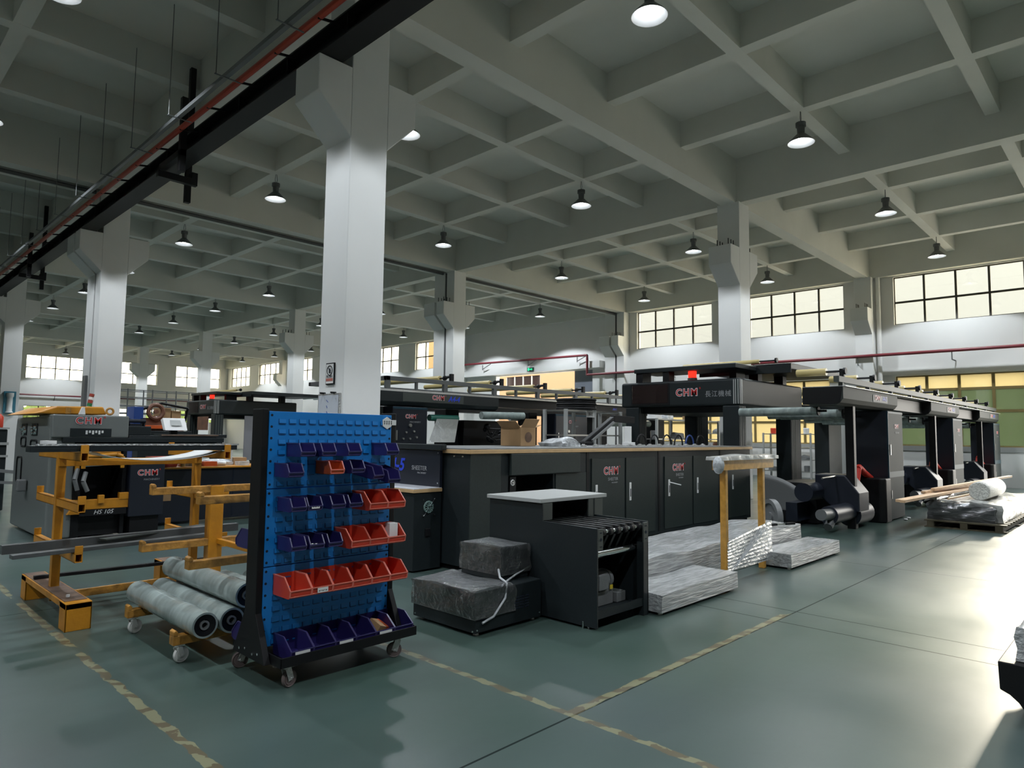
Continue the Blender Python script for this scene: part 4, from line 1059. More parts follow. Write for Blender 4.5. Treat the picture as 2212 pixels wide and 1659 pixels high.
for a in range(9):
    x = 7.86+a*1.5; m.box(x, x+0.10, 11.02, 11.10, 2.44, 2.62); m.box(x+0.75, x+0.80, 11.03, 11.09, 2.44, 2.62)
m.build('rail', M_lamp, bl, bev=0.003)
for i in range(6):
    x = 9.5+i*1.55
    m = MB(); m.cyl((x+0.1, 11.45, 2.78), (x+0.1, 13.9, 2.78), 0.06, n=14); r_ = m.build('cream_roller', M_cream, bl, smooth=True)
    m = MB(); m.cyl((x+0.1, 11.2, 2.78), (x+0.1, 11.45, 2.78), 0.02, n=8); m.cyl((x+0.1, 11.27, 2.78), (x+0.1, 11.31, 2.78), 0.055, n=10); m.box(x+0.06, x+0.14, 11.03, 11.1, 2.7, 2.86); m.cyl((x+0.1, 11.08, 2.8), (x+0.1, 11.22, 2.8), 0.03, n=8); m.build('roller_end', M_black, r_)
def cab44(x0, x1, y, knobs):
    c = box('control_cabinet', M_navy, bl, x0, x1, y, y+0.5, 0.02, 2.10, 0.015)
    m = MB(); m.box(x0, x1, y-0.004, y, 2.05, 2.09); m.build('edge_trim', M_teal, c)
    chm_logo(((x0+x1)/2, y-0.005, 1.90), FACE_Y, 0.08, c); words('MACHINERY', 0.05, ((x0+x1)/2+0.12, y-0.005, 1.79), FACE_Y, M_txtg, c)
    m = MB()
    for kx, kz, r in knobs: m.cyl((kx, y-0.03, kz), (kx, y, kz), r, n=14)
    m.box(x0+0.08, x0+0.11, y-0.02, y, 1.42, 1.62); m.build('knobs', M_steel, c)
cab44(8.02, 8.90, 11.0, [(8.45, 1.72, 0.035), (8.55, 1.60, 0.02), (8.35, 1.58, 0.02), (8.28, 1.45, 0.02), (8.45, 1.45, 0.02), (8.62, 1.48, 0.02)])
cab44(13.05, 14.35, 11.0, [(13.55, 1.66, 0.035), (13.75, 1.66, 0.035)])
box('side_post', M_gunmetal, bl, 7.72, 8.0, 11.3, 11.6, 0.02, 2.10, 0.01)
for q in ((10.0, 10.4, 11.7, 12.1), (12.6, 12.9, 11.5, 11.9), (9.0, 9.1, 12.4, 12.6), (15.3, 15.8, 11.4, 11.9), (18.4, 18.9, 11.4, 11.9)): box('post', M_black, bl, *q, 0.02, 2.12, 0.01)
for a, b, r in (((10.40, 10.95, 1.98), (11.62, 10.80, 2.0), 0.085), ((15.8, 11.6, 1.93), (18.3, 11.6, 1.95), 0.10), ((12.3, 11.9, 2.0), (12.75, 11.85, 2.0), 0.09)): MB().cyl(a, b, r, n=22).build('film_roller', M_roll, bl, smooth=True)
m = MB(); m.cyl((9.15, 11.25, 1.90), (9.95, 11.25, 1.90), 0.07, n=20); m.build('green_roller', M_rubbertile, bl, smooth=True)
m = MB(); m.grid(lambda u, v: (9.28+0.62*u-0.42*v+0.1*u*v, 11.15-0.25*v, 1.88-0.50*v), 6, 6); m.build('film_web', M_sheet, bl, smooth=True)
m = MB(); m.box(8.9, 12.9, 11.2, 13.6, 0.02, 1.30); m.build('bed', M_black, bl, bev=0.01)
box('drive_housing', M_black, bl, 10.42, 11.75, 11.55, 12.4, 1.30, 1.88, 0.01)
m = MB(); 
rr = random.Random(11)
for i in range(20): m.sphere((10.6+rr.random()*1.5, 11.05+rr.random()*.15, 1.4+rr.random()*0.35), 0.03+rr.random()*0.06, n=8)
for i in range(6): m.tube([(10.5+rr.random()*1.4, 11.0, 1.4+rr.random()*.3) for _ in range(3)], 0.015, 6)
m.build('valves', M_black, bl, smooth=True)
words('A4-1', 0.10, (15.6, 10.995, 2.30), FACE_Y, M_txtb, bl, shear=0.25)

# ================================================================== delivery conveyor in front of the sheeter
cv = T('delivery_conveyor', 'black belt delivery conveyor with pale grey shelf, open end showing motor', 'conveyor', (4.8, 3.9, 0))
m = MB(); m.prism([(3.285, 0.02), (3.285, 0.805), (3.87, 0.815), (3.87, 0.962), (4.52, 0.962), (4.52, 0.02)], 'x', 4.42, 4.436); m.build('side_plate', M_char, cv, bev=0.002)
m = MB(); m.prism([(3.29, 0.02), (3.29, 0.805), (3.87, 0.815), (3.87, 0.962), (4.52, 0.962), (4.52, 0.02)], 'x', 5.16, 5.176); m.build('side_plate', M_char, cv, bev=0.002)
box('shelf', M_lgrey, cv, 4.40, 5.36, 3.87, 4.54, 0.965, 1.0, 0.004)
m = MB(); m.box(4.436, 4.56, 3.875, 3.89, 0.815, 0.962); m.box(5.08, 5.30, 3.875, 3.89, 0.70, 0.962); m.build('shelf_support', M_greyp, cv, bev=0.002)
m = MB(); m.box(4.436, 5.16, 4.50, 4.52, 0.02, 0.96); m.box(4.436, 5.16, 3.4, 4.5, 0.72, 0.735); m.box(4.436, 5.16, 3.9, 3.91, 0.4, 0.72); m.build('inner_wall', M_black, cv)
m = MB(); m.box(4.436, 5.16, 3.36, 4.4, 0.783, 0.795); m.build('bed_plate', M_greyp, cv, bev=0.002)
for i in range(6):
    x = 4.53+i*0.105
    m = MB(); m.box(x, x+0.032, 3.31, 4.35, 0.797, 0.803); m.bar((x+0.016, 3.315, 0.795), (x+0.016, 3.42, 0.60), 0.032, 0.006, up=(0, 1, 0.4)); m.cyl((x-0.004, 3.33, 0.765), (x+0.036, 3.33, 0.765), 0.034, n=14)
    m.build('belt', M_black, cv)
m = MB(); m.cyl((4.45, 3.33, 0.765), (5.15, 3.33, 0.765), 0.018, n=12); m.cyl((4.45, 3.40, 0.575), (5.15, 3.40, 0.575), 0.035, n=16); m.build('steel_roller', M_chrome, cv, smooth=True)
for x, in ((4.436,), (5.095,)):
    m = MB(); m.box(x, x+0.065, 3.285, 3.30, 0.63, 0.80); p_ = m.build('bearing_plate', M_greyp, cv, bev=0.002)
    m = MB(); m.cyl((x+0.035, 3.282, 0.715), (x+0.035, 3.286, 0.715), 0.013, n=12); m.box(x+0.022, x+0.048, 3.282, 3.286, 0.765, 0.772); m.box(x+0.022, x+0.048, 3.282, 3.286, 0.655, 0.662); m.build('slots', M_hole, p_)
box('front_post', M_char, cv, 5.10, 5.175, 3.29, 3.36, 0.0, 0.63, 0.003)
m = MB(); m.box(4.436, 5.10, 3.30, 3.32, 0.085, 0.15); m.box(4.436, 5.10, 3.32, 4.4, 0.10, 0.112); m.build('motor_shelf', M_char, cv)
mo = MB(); mo.cyl((4.60, 3.55, 0.31), (4.86, 3.55, 0.31), 0.085, n=22); mo.cyl((4.86, 3.55, 0.31), (4.93, 3.55, 0.31), 0.095, 0.07, n=22); mo.box(4.66, 4.80, 3.44, 3.47, 0.25, 0.38); mo.box(4.62, 4.90, 3.47, 3.63, 0.113, 0.235); mo.box(4.93, 5.06, 3.45, 3.65, 0.113, 0.20)
mt = mo.build('motor', M_gunmetal, cv, bev=0.006)
box('yellow_label', paint('yellow_sticker', (0.6, 0.45, 0.03), 0.5), mt, 4.84, 4.88, 3.458, 3.462, 0.24, 0.275, 0)
m = MB()
for x, y in ((4.46, 3.40), (5.12, 3.45), (4.46, 4.4), (5.12, 4.4)): m.cyl((x, y, 0), (x, y, 0.03), 0.012, n=8)
m.cyl((4.414, 3.42, 0.0), (4.414, 3.42, 0.06), 0.007, n=8); m.build('levelling_feet', M_chrome, cv)

# ================================================================== chiller wrapped in clear film
ch = T('chiller', 'dark vented two step chiller cabinet under clear stretch film, left of the conveyor', 'cabinet', (4.0, 4.2, 0))
box('lower_case', M_char, ch, 3.62, 4.385, 3.845, 4.61, 0.025, 0.335, 0.006)
box('upper_case', M_char, ch, 4.05, 4.385, 4.0, 4.49, 0.336, 0.608, 0.006)
m = MB()
for gx, gz in ((3.67, 0.115), (4.05, 0.135)):
    for r in range(5):
        for c in range(3): m.box(gx+c*0.062, gx+c*0.062+0.050, 3.8415, 3.846, gz+r*0.022, gz+r*0.022+0.011)
for r in range(5):
    for c in range(2): m.box(4.14+c*0.085, 4.21+c*0.085, 3.9965, 4.001, 0.40+r*0.024, 0.411+r*0.024)
m.build('vents', M_hole, ch)
m = MB()
for x, y, z in ((3.64, 3.842, 0.05), (4.36, 3.842, 0.06), (3.617, 3.87, 0.04), (3.617, 4.58, 0.05), (3.617, 4.58, 0.17), (3.617, 4.35, 0.28)): m.cyl((x-0.002, y-0.002, z), (x+0.003, y+0.003, z), 0.007, n=8)
m.build('screws', M_chrome, ch)
m = MB(); m.cyl((3.68, 3.9, 0), (3.68, 3.9, 0.026), 0.025, 0.015, n=10); m.cyl((4.33, 3.9, 0), (4.33, 3.9, 0.026), 0.025, 0.015, n=10); m.cyl((3.68, 4.55, 0), (3.68, 4.55, 0.026), 0.025, 0.015, n=10); m.cyl((4.33, 4.55, 0), (4.33, 4.55, 0.026), 0.025, 0.015, n=10); m.build('feet', M_nylon, ch)
m = MB(); m.lump(4.040, 4.397, 3.985, 4.505, 0.38, 0.622, 0.010, 0.03, 1); m.build('film_upper', M_film, ch, smooth=True)
m = MB(); m.lump(3.605, 4.06, 3.832, 4.62, 0.13, 0.352, 0.012, 0.03, 2); m.build('film_lower', M_film, ch, smooth=True)
m = MB()
m.tube([(4.02, 4.0, 0.44), (4.0, 3.96, 0.38), (3.98, 3.86, 0.355), (3.93, 3.828, 0.25), (3.80, 3.826, 0.13), (3.68, 3.828, 0.10)], 0.009, 7); m.tube([(4.395, 3.99, 0.42), (4.2, 3.98, 0.37), (4.05, 3.93, 0.35), (3.90, 3.84, 0.345)], 0.008, 7)
m.build('film_roll_edge', M_bag, ch, smooth=True)

# ================================================================== flat machine parts under silver wrap
def pack(name, label, args, seed, amp=0.012, step=0.07, feet=()):
    r = T(name, label, 'package', ((args[0]+args[1])/2, (args[2]+args[3])/2, 0))
    m = MB(); m.lump(*args, amp, step, seed); m.build('wrapping', M_wrap, r, smooth=True)
    m = MB()
    for x, y in feet: m.cyl((x, y, 0), (x, y, 0.03), 0.022, n=10)
    if feet: m.build('foot', M_nylon, r)
    return r
pack('wrapped_pack', 'low silver wrapped pack on the floor nearest the conveyor end', (5.20, 6.66, 3.17, 3.66, 0.025, 0.185), 3, amp=0.006, feet=((5.25, 3.22), (6.55, 3.22), (5.25, 3.6), (6.55, 3.6)))
pack('wrapped_pack', 'low silver wrapped pack on the floor farther right, beyond the yellow stand', (8.10, 9.76, 3.19, 3.62, 0.025, 0.185), 4, amp=0.006, feet=((8.15, 3.24), (9.68, 3.24), (8.15, 3.58), (9.68, 3.58)))
pack('wrapped_pack', 'large taller silver wrapped pack lying along the front of the sheeter', (5.24, 9.72, 3.68, 4.55, 0.02, 0.355), 6, amp=0.014, step=0.07, feet=((5.4, 3.8), (9.5, 3.8), (5.4, 4.4), (9.5, 4.4)))
st = T('taped_stand', 'tall inverted U stand wrapped in brown tape, standing between silver packs', 'stand', (7.5, 3.5, 0))
box('leg', M_tape, st, 7.00, 7.06, 3.46, 3.53, 0.0, 1.20, 0.006); box('leg', M_tape, st, 7.965, 8.025, 3.46, 3.53, 0.0, 1.20, 0.006)
box('crossbeam', M_tape, st, 6.90, 8.22, 3.43, 3.57, 1.19, 1.325, 0.006)
m = MB(); m.lump(6.82, 8.30, 3.40, 3.60, 1.30, 1.352, 0.008, 0.05, 8); m.build('white_wrap', M_wrapw, st, smooth=True)
m = MB(); m.sphere((6.84, 3.46, 1.25), 0.07, (0.7, 1, 1.4), 10); m.build('film_knot', M_bag, st, smooth=True)
m = MB(); m.grid(lambda u, v: (6.96+1.16*u, 3.425-0.004*math.sin(60*v+3*u), 0.10+0.42*v*(0.75+0.35*u)), 20, 40); m.build('film_web', M_film, st, smooth=True)
m = MB()
for k in range(5): m.cyl((7.05+0.05*k, 3.415, 0.10+0.02*k), (7.75+0.06*k, 3.415, 0.50), 0.004, n=5)
for k in range(9): m.cyl((7.1, 3.417, 0.12+0.035*k), (7.98, 3.417, 0.14+0.042*k), 0.0025, n=5)
m.build('film_strands', M_bag, st)
kn = T('pry_tool', 'black handled tool lying on top of the large silver pack', 'tool', (9.2, 3.8, 0.37))
m = MB(); m.bar((9.02, 3.83, 0.385), (9.12, 3.79, 0.388), 0.07, 0.03); m.bar((9.26, 3.73, 0.388), (9.42, 3.66, 0.388), 0.05, 0.03); m.build('grip', M_black, kn, bev=0.008)
m = MB(); m.bar((9.10, 3.80, 0.386), (9.28, 3.72, 0.386), 0.03, 0.012); m.build('shaft', M_steel, kn)

# ================================================================== pallet with wrapped bale
pl = T('pallet', 'dark wooden pallet on the floor at the right under the wrapped bale', 'pallet', (15, 2.5, 0))
m = MB()
for y in (1.95, 2.45, 2.95): m.box(13.9, 17.2, y, y+0.11, 0.02, 0.11)
m.build('bearer', M_pallet, pl, bev=0.004)
m = MB()
for k in range(12): m.box(13.9+k*0.285, 13.9+k*0.285+0.16, 1.90, 3.10, 0.11, 0.135)
m.build('deck_board', M_pallet, pl, bev=0.003)
m = MB()
for k in (0, 5, 11): m.box(13.9+k*0.285, 13.9+k*0.285+0.16, 1.90, 3.10, 0.0, 0.02)
m.build('bottom_board', M_pallet, pl)
ba = T('wrapped_bale', 'low bale of folded black sheets in clear and white film on the pallet', 'bale', (15.6, 2.55, 0.136))
m = MB(); m.lump(14.02, 14.35, 2.06, 3.08, 0.137, 0.44, 0.03, 0.05, 21); m.build('dark_end', M_wrapd, ba, smooth=True)
m = MB(); m.lump(14.22, 17.4, 1.98, 3.06, 0.137, 0.47, 0.02, 0.1, 22); m.build('white_wrapping', M_wrapw, ba, smooth=True)
m = MB(); m.lathe([(0.0, 0.0), (0.15, 0.0), (0.165, 0.02), (0.165, 1.7), (0.15, 1.72), (0.0, 1.72)], (14.5, 2.36, 0.645), (1, 0, 0), 28)
m.build('bubble_wrap_roll', M_bubble, smooth=True, label='fat white roll of bubble wrap lying on the bale at the right', cat='roll')
for i, (a, b, q) in enumerate((((12.20, 3.02, 0.56), (17.3, 2.84, 0.56), 'lowest of the long timber battens poking out to the left over the bale'),
                           ((12.28, 3.10, 0.56), (17.3, 2.92, 0.56), 'second long timber batten beside the lowest one'),
                           ((14.0, 3.12, 0.60), (19.0, 2.75, 0.66), 'timber batten with bark edge resting across the others behind roll'),
                           ((13.9, 2.72, 0.52), (15.6, 2.62, 0.53), 'short thin stick lying beside the bubble wrap roll'),
                           ((14.4, 3.05, 0.64), (19.5, 2.55, 0.72), 'topmost long pale batten running off to the right edge'))):
    MB().bar(a, b, 0.075 if i != 3 else 0.03, 0.045 if i != 3 else 0.03).build('timber_batten', M_wood, label=q, cat='batten', group='timber battens on the bale', bev=0.003)
m = MB(); m.lump(14.1, 15.5, 2.93, 3.16, 0.48, 0.52, 0.01, 0.06, 9); m.build('film_scrap', M_wrapw, smooth=True, label='white film bundle under the battens on the bale', cat='film')
ta = T('cut_machine', 'black curved tray on a stand with grey wrapped top, cut by right edge', 'machine', (5.1, 0.3, 0))
m = MB(); m.prism([(0.72, 0.30), (0.715, 0.145), (0.67, 0.125), (0.63, 0.09), (0.60, 0.045), (0.58, 0.0), (0.25, 0.0), (-0.2, 0.14), (-0.2, 0.30)], 'x', 4.76, 5.45); m.build('tray', M_black, ta, bev=0.006)
m = MB(); m.lump(4.82, 5.45, -0.2, 0.645, 0.305, 0.50, 0.012, 0.06, 31); m.build('wrapped_top', M_wrap, ta, smooth=True)
for i, (x, y) in enumerate(((14.75, 3.60), (15.05, 3.62))):
    m = MB(); m.sphere((x, y, 0.018), 0.05, (1, .8, .35), 8); m.build('paper_scrap', M_white, smooth=True, label='small white scrap on the floor by nearest cabinet tower, %s one' % ('left' if i == 0 else 'right'), cat='scrap')

m = MB(); m.lathe([(0.0, 0.0), (0.055, 0.0), (0.055, 0.03), (0.0, 0.03)], (1.30, 6.30, 1.434), n=24)
m.build('tape_roll', M_white, smooth=True, label='small white tape roll lying on the left end of the topmost plate', cat='tape')
# ================================================================== left side: press machine and bench
pm = T('press_machine', 'grey press machine with yellow top frame at the far left', 'machine', (3.4, 12.2, 0))
M_pgrey = paint('mid_grey_machine_paint', (0.165, 0.178, 0.172), 0.35)
bd = MB(); bd.prism([(11.12, 0.03), (11.12, 1.44), (11.16, 1.74), (13.35, 1.74), (13.42, 1.44), (13.42, 0.03)], 'x', 2.31, 2.62); side = bd.build('side_frame', M_pgrey, pm, bev=0.03, segs=3)
m = MB()
def rrect(m, yc, zc, hy, hz, t=0.014, r=0.07, x=2.306):
    pts = []
    for cy, cz, a0 in ((hy-r, hz-r, 0), (-(hy-r), hz-r, PI/2), (-(hy-r), -(hz-r), PI), (hy-r, -(hz-r), 1.5*PI)):
        for k in range(5):
            a = a0+k*PI/8; pts.append((x, yc+cy+r*math.cos(a), zc+cz+r*math.sin(a)))
    m.tube(pts+[pts[0]], t, 6)
rrect(m, 12.95, 0.92, 0.17, 0.20); rrect(m, 12.75, 1.36, 0.17, 0.07, r=0.05); rrect(m, 12.05, 1.33, 0.20, 0.06, r=0.05)
m.build('window_seal', M_black, side)
m = MB()
for yc in (12.75, 12.05): m.box(2.300, 2.307, yc-0.18, yc+0.18, 1.46, 1.64)
m.build('side_opening', M_black, side, bev=0.002)
m = MB(); rr = random.Random(5)
for yc in (12.75, 12.05):
    for k in range(9): m.sphere((2.297, yc+rr.uniform(-.14, .14), 1.47+rr.random()*.12), 0.016+rr.random()*.02, n=6)
m.build('bright_valves', M_chrome, side)
box('waste_can', M_gunmetal, pm, 2.18, 2.30, 12.3, 12.42, 0.62, 0.80, 0.02)
box('rear_body', M_char, pm, 2.62, 3.3, 11.9, 13.35, 0.03, 1.72, 0.01)
fc = box('front_cover', M_pgrey, pm, 2.315, 3.28, 11.06, 11.9, 1.44, 1.765, 0.02, segs=3)
chm_logo((2.755, 11.058, 1.68), FACE_Y, 0.10, fc)
m = MB(); m.box(2.53, 3.05, 11.050, 11.062, 1.46, 1.575); pn = m.build('control_panel', M_char, fc, bev=0.004)
m = MB()
for k in range(6): m.box(2.72+0.04*k, 2.745+0.04*k, 11.046, 11.051, 1.49+0.02*(k % 2), 1.545)
m.build('buttons', M_white, pn)
m = MB(); m.box(2.45, 4.70, 11.05, 11.55, 1.375, 1.445); m.build('feed_beam', M_char, pm, bev=0.004)
m = MB(); m.box(3.30, 4.60, 11.1, 12.0, 1.30, 1.475); m.box(3.9, 4.85, 11.3, 11.9, 1.445, 1.50); m.build('feed_table', M_char, pm, bev=0.006)
box('table_edge', M_rust, pm, 3.75, 4.62, 11.08, 11.1, 1.476, 1.495, 0.002)
m = MB(); m.box(2.62, 2.72, 11.15, 11.9, 0.03, 1.44); m.box(3.25, 3.3, 11.15, 11.9, 0.03, 1.44); m.box(2.72, 3.25, 11.7, 11.9, 0.03, 1.44); m.box(2.7, 3.3, 11.25, 11.7, 0.03, 0.3); m.build('inner_frame', M_black, pm)
m = MB(); m.box(2.60, 3.35, 11.06, 11.14, 0.42, 0.56); m.prism([(2.55, 0.36), (2.78, 0.36), (2.72, 0.56), (2.68, 0.56)], 'y', 11.05, 11.12); m.box(3.20, 3.36, 11.05, 11.14, 0.54, 0.64); m.box(2.92, 3.0, 11.02, 11.08, 0.50, 0.62)
m.box(2.63, 2.68, 11.08, 11.14, 0.95, 1.20); m.box(2.68, 3.2, 11.08, 11.14, 1.19, 1.24); m.tube([(2.72, 11.06, 1.0), (2.72, 11.06, 1.17), (3.14, 11.06, 1.20), (3.22, 11.06, 1.17), (3.22, 11.06, 1.0)], 0.03, 8); m.build('yellow_frame', M_yel, pm, bev=0.006)
box('plate_strip', M_black, pm, 2.70, 3.30, 11.05, 11.06, 0.33, 0.42, 0)
words('HS 105', 0.085, (3.0, 11.048, 0.375), FACE_Y, M_txtw, pm, shear=0.3)
m = MB(); m.cyl((2.76, 11.2, 1.04), (3.16, 11.2, 1.06), 0.025, n=10); m.build('bright_shaft', M_chrome, pm)
box('blanket', M_rubbertile, pm, 3.0, 3.18, 11.25, 11.3, 1.05, 1.18, 0.004)
m = MB(); m.tube([(2.66, 11.1, 1.0), (2.62, 11.05, 0.85), (2.66, 11.05, 0.7)], 0.03, 8); m.tube([(2.76, 11.08, 0.95), (2.72, 11.03, 0.82), (2.78, 11.03, 0.68)], 0.03, 8); m.build('grey_hose', M_gunmetal, pm, smooth=True)
cb_ = box('control_cabinet', M_navy, pm, 3.32, 3.80, 11.02, 11.6, 0.28, 1.12, 0.01)
chm_logo((3.56, 11.018, 0.92), FACE_Y, 0.085, cb_); words('MACHINERY', 0.04, (3.62, 11.018, 0.82), FACE_Y, M_txtg, cb_)
box('cabinet_foot', M_black, pm, 3.36, 3.76, 11.08, 11.55, 0.0, 0.28, 0.004)
m = MB(); m.prism([(2.12, 1.77), (2.40, 1.885), (2.98, 1.895), (3.03, 1.78)], 'y', 11.25, 13.1); y_ = m.build('yellow_top', M_yel, pm, bev=0.02, segs=3)
m = MB(); m.ring((3.06, 11.22, 1.83), (0, 1, 0), 0.045, 0.016, 18, 8); m.box(2.50, 2.56, 11.2, 11.25, 1.78, 1.87); m.build('lifting_ring', M_yelworn, pm, smooth=False)
m = MB(); m.prism([(2.66, 1.775), (2.74, 1.775), (2.73, 1.88), (2.70, 1.88)], 'y', 11.20, 11.25); m.build('white_wedge', M_white, pm)
sl = MB()
for k, c in enumerate((2, 0, 1, 0)):
    sl.mi = c; sl.cyl((2.98+0.008*k, 12.0, 1.92+0.05*k), (2.988+0.008*k, 12.0, 1.965+0.05*k), 0.035, n=14)
sl.mi = 1; sl.cyl((2.96, 12.0, 1.80), (2.98, 12.0, 1.92), 0.018, n=8)
sl.build('stack_light', [paint('stack_red', (0.30, 0.05, 0.035), 0.4), M_white, paint('stack_green', (0.02, 0.17, 0.07), 0.4)], pm, smooth=True)
cs = MB(); cs.bar((4.02, 11.35, 1.60), (4.02, 11.55, 1.76), 0.30, 0.05, up=(1, 0, 0)) if False else cs.prism([(11.32, 1.56), (11.42, 1.56), (11.56, 1.73), (11.46, 1.76)], 'x', 3.88, 4.22)
co = cs.build('console', M_white, pm, bev=0.008)
MB().prism([(11.355, 1.635), (11.352, 1.638), (11.435, 1.725), (11.438, 1.722)], 'x', 3.98, 4.14).build('console_screen', M_lgrey, co)
m = MB(); m.box(4.0, 4.1, 11.42, 11.5, 1.476, 1.58); m.build('console_stand', M_black, pm)
box('feed_box', M_char, pm, 3.32, 3.70, 11.4, 12.4, 1.475, 1.62, 0.01)
m = MB(); m.box(3.36, 3.62, 11.5, 12.1, 1.62, 1.66); m.cyl((3.4, 11.5, 1.70), (3.64, 11.5, 1.70), 0.03, n=10); m.box(3.38, 3.42, 11.5, 11.6, 1.62, 1.74); m.box(3.60, 3.64, 11.5, 11.6, 1.62, 1.74); m.build('feeder_head', M_navy, pm)
bnch = T('workbench', 'dark cupboard workbench with yellow edged top, crowded with small goods', 'bench', (5.2, 12.2, 0))
box('cupboard', M_navy, bnch, 4.0, 6.6, 11.85, 12.55, 0.05, 0.92, 0.005)
box('bench_top', M_yel, bnch, 3.95, 6.65, 11.8, 12.6, 0.921, 0.95, 0.004)
m = MB(); m.box(5.22, 5.24, 11.845, 11.85, 0.08, 0.9); m.box(4.1, 5.1, 11.845, 11.85, 0.885, 0.895); m.build('door_gap', M_hole, bnch)
m = MB(); m.box(5.10, 5.16, 11.83, 11.85, 0.46, 0.55); m.ring((5.13, 11.84, 0.57), (0, 1, 0), 0.022, 0.006, 14, 6); m.build('padlock', M_steel, bnch)
box('brown_label', M_card, bnch, 4.06, 4.20, 11.846, 11.85, 0.40, 0.60, 0)
def on_bench(name, label, cat, fn, mat): 
    m = MB(); fn(m); m.build(name, mat, label=label, cat=cat, smooth=True, group='goods on the workbench')
on_bench('red_tray', 'large red plastic tray at the left end of the workbench', 'tray', lambda m: m.prism([(4.0, 0.952), (4.3, 0.952), (4.38, 1.12), (3.92, 1.12)], 'y', 11.95, 12.3), M_red)
on_bench('carton', 'small orange red carton in the middle of the workbench', 'box', lambda m: m.box(4.74, 4.96, 11.9, 12.1, 0.951, 1.03), M_orange)
on_bench('carton', 'pale pinkish carton at the right end of the workbench', 'box', lambda m: m.box(5.36, 5.54, 11.9, 12.1, 0.951, 1.02), M_wrapw)
on_bench('carton', 'brown carton behind the pale one on the workbench', 'box', lambda m: m.box(5.38, 5.62, 12.2, 12.45, 0.951, 1.08), M_card)
on_bench('plastic_bag', 'crumpled white plastic bag left of the orange red carton on workbench', 'bag', lambda m: m.lump(4.42, 4.72, 12.0, 12.3, 0.951, 1.10, 0.04, 0.05, 41), M_bag)
on_bench('plastic_bag', 'long crumpled white bag along the back of the workbench', 'bag', lambda m: m.lump(4.8, 5.34, 12.15, 12.45, 0.951, 1.06, 0.035, 0.05, 42), M_bag)
on_bench('bottle', 'amber bottle standing between the tray and the white bag', 'bottle', lambda m: m.lathe([(0, 0), (0.04, 0), (0.04, 0.09), (0.014, 0.14), (0.014, 0.17), (0, 0.17)], (4.40, 11.95, 0.951)), M_cream)
on_bench('bottle', 'clear plastic bottle with ridges standing at the right of the workbench', 'bottle', lambda m: m.lathe([(0, 0), (0.07, 0), (0.075, 0.04), (0.068, 0.06), (0.075, 0.08), (0.068, 0.10), (0.075, 0.12), (0.068, 0.14), (0.075, 0.17), (0.075, 0.30), (0, 0.30)], (5.30, 12.25, 0.951)), M_film2)
on_bench('cup', 'white cup lying on the workbench beside the orange red carton', 'cup', lambda m: m.cyl((4.98, 12.0, 0.99), (5.14, 11.98, 0.99), 0.038), M_white)

# machines and goods farther back on the left
bm2 = T('brown_machine', 'rust brown printing unit with red wheel and cartons behind the press', 'machine', (6.3, 17, 0))
box('frame', M_brown, bm2, 5.35, 6.25, 17.0, 18.0, 0.02, 1.85, 0.01)
box('rail', M_orange, bm2, 5.13, 5.95, 16.9, 17.0, 1.60, 1.68, 0.005)
m = MB(); m.ring((5.58, 16.95, 2.0), (0, 1, 0), 0.16, 0.05, 24, 8); m.cyl((5.58, 16.9, 2.0), (5.58, 17.0, 2.0), 0.05, n=12); m.build('red_wheel', M_brown, bm2, smooth=True)
box('blue_column', M_bluepl, bm2, 5.10, 5.30, 16.9, 17.4, 0.02, 2.10, 0.006)
box('dark_base', M_char, bm2, 5.1, 6.25, 16.5, 16.89, 0.02, 1.55, 0.01)
for x0, x1, z1, q in ((5.74, 5.97, 2.10, 'taller left'), (5.99, 6.2, 2.04, 'lower right')):
    box('cardboard_carton', M_card, None, x0, x1, 17.1, 17.6, 1.851, z1, 0.006, label='brown carton on the rust brown unit, the %s one of two' % q, cat='box', group='cartons on the brown machine')
m = MB(); m.tube([(5.3, 16.95, 2.05), (5.7, 16.95, 2.2), (6.3, 16.95, 2.10), (6.3, 17.1, 1.8)], 0.03, 6); m.build('cable', M_black, bm2)
lm = T('printing_unit', 'dark machine with bright rails cut off by the left picture edge', 'machine', (2.0, 16.5, 0))
box('body', M_char, lm, 0.6, 2.6, 15.8, 17.4, 0.02, 1.55, 0.02)
m = MB(); m.box(0.6, 2.62, 15.76, 15.80, 1.25, 1.30); m.box(0.6, 2.62, 15.76, 15.80, 1.02, 1.06); m.box(0.6, 2.62, 15.76, 15.8, 1.555, 1.58); m.build('bright_rail', M_lgrey, lm)
m = MB(); m.bar((0.8, 15.6, 1.0), (2.7, 15.5, 0.75), 0.06, 0.06); m.bar((0.8, 15.6, 0.7), (2.7, 15.5, 0.55), 0.05, 0.05); m.build('guard_bar', M_gunmetal, lm)
fe = T('fire_extinguisher', 'red fire extinguisher standing on the dark machine at left edge', 'extinguisher', (2.48, 16.0, 1.55))
m = MB(); m.lathe([(0, 0), (0.07, 0.0), (0.075, 0.02), (0.075, 0.20), (0.03, 0.26), (0.0, 0.26)], (2.48, 16.0, 1.581)); m.build('bottle', M_red, fe, smooth=True)
m = MB(); m.tube([(2.48, 16.0, 1.84), (2.44, 16.0, 1.90), (2.3, 16.0, 1.86), (2.2, 16.0, 1.70)], 0.015, 6); m.build('hose', M_black, fe)
rl = T('platform_railing', 'thin steel platform with handrail far back on the left', 'platform', (11, 36, 0))
m = MB()
for x in (9.3, 10.4, 11.5, 12.6, 13.7): m.cyl((x, 35.5, 0), (x, 35.5, 3.55 if x > 9.5 else 3.3), 0.03, n=6); m.cyl((x, 36.8, 0), (x, 36.8, 3.55), 0.03, n=6)
m.build('upright', M_lamp, rl)
m = MB()
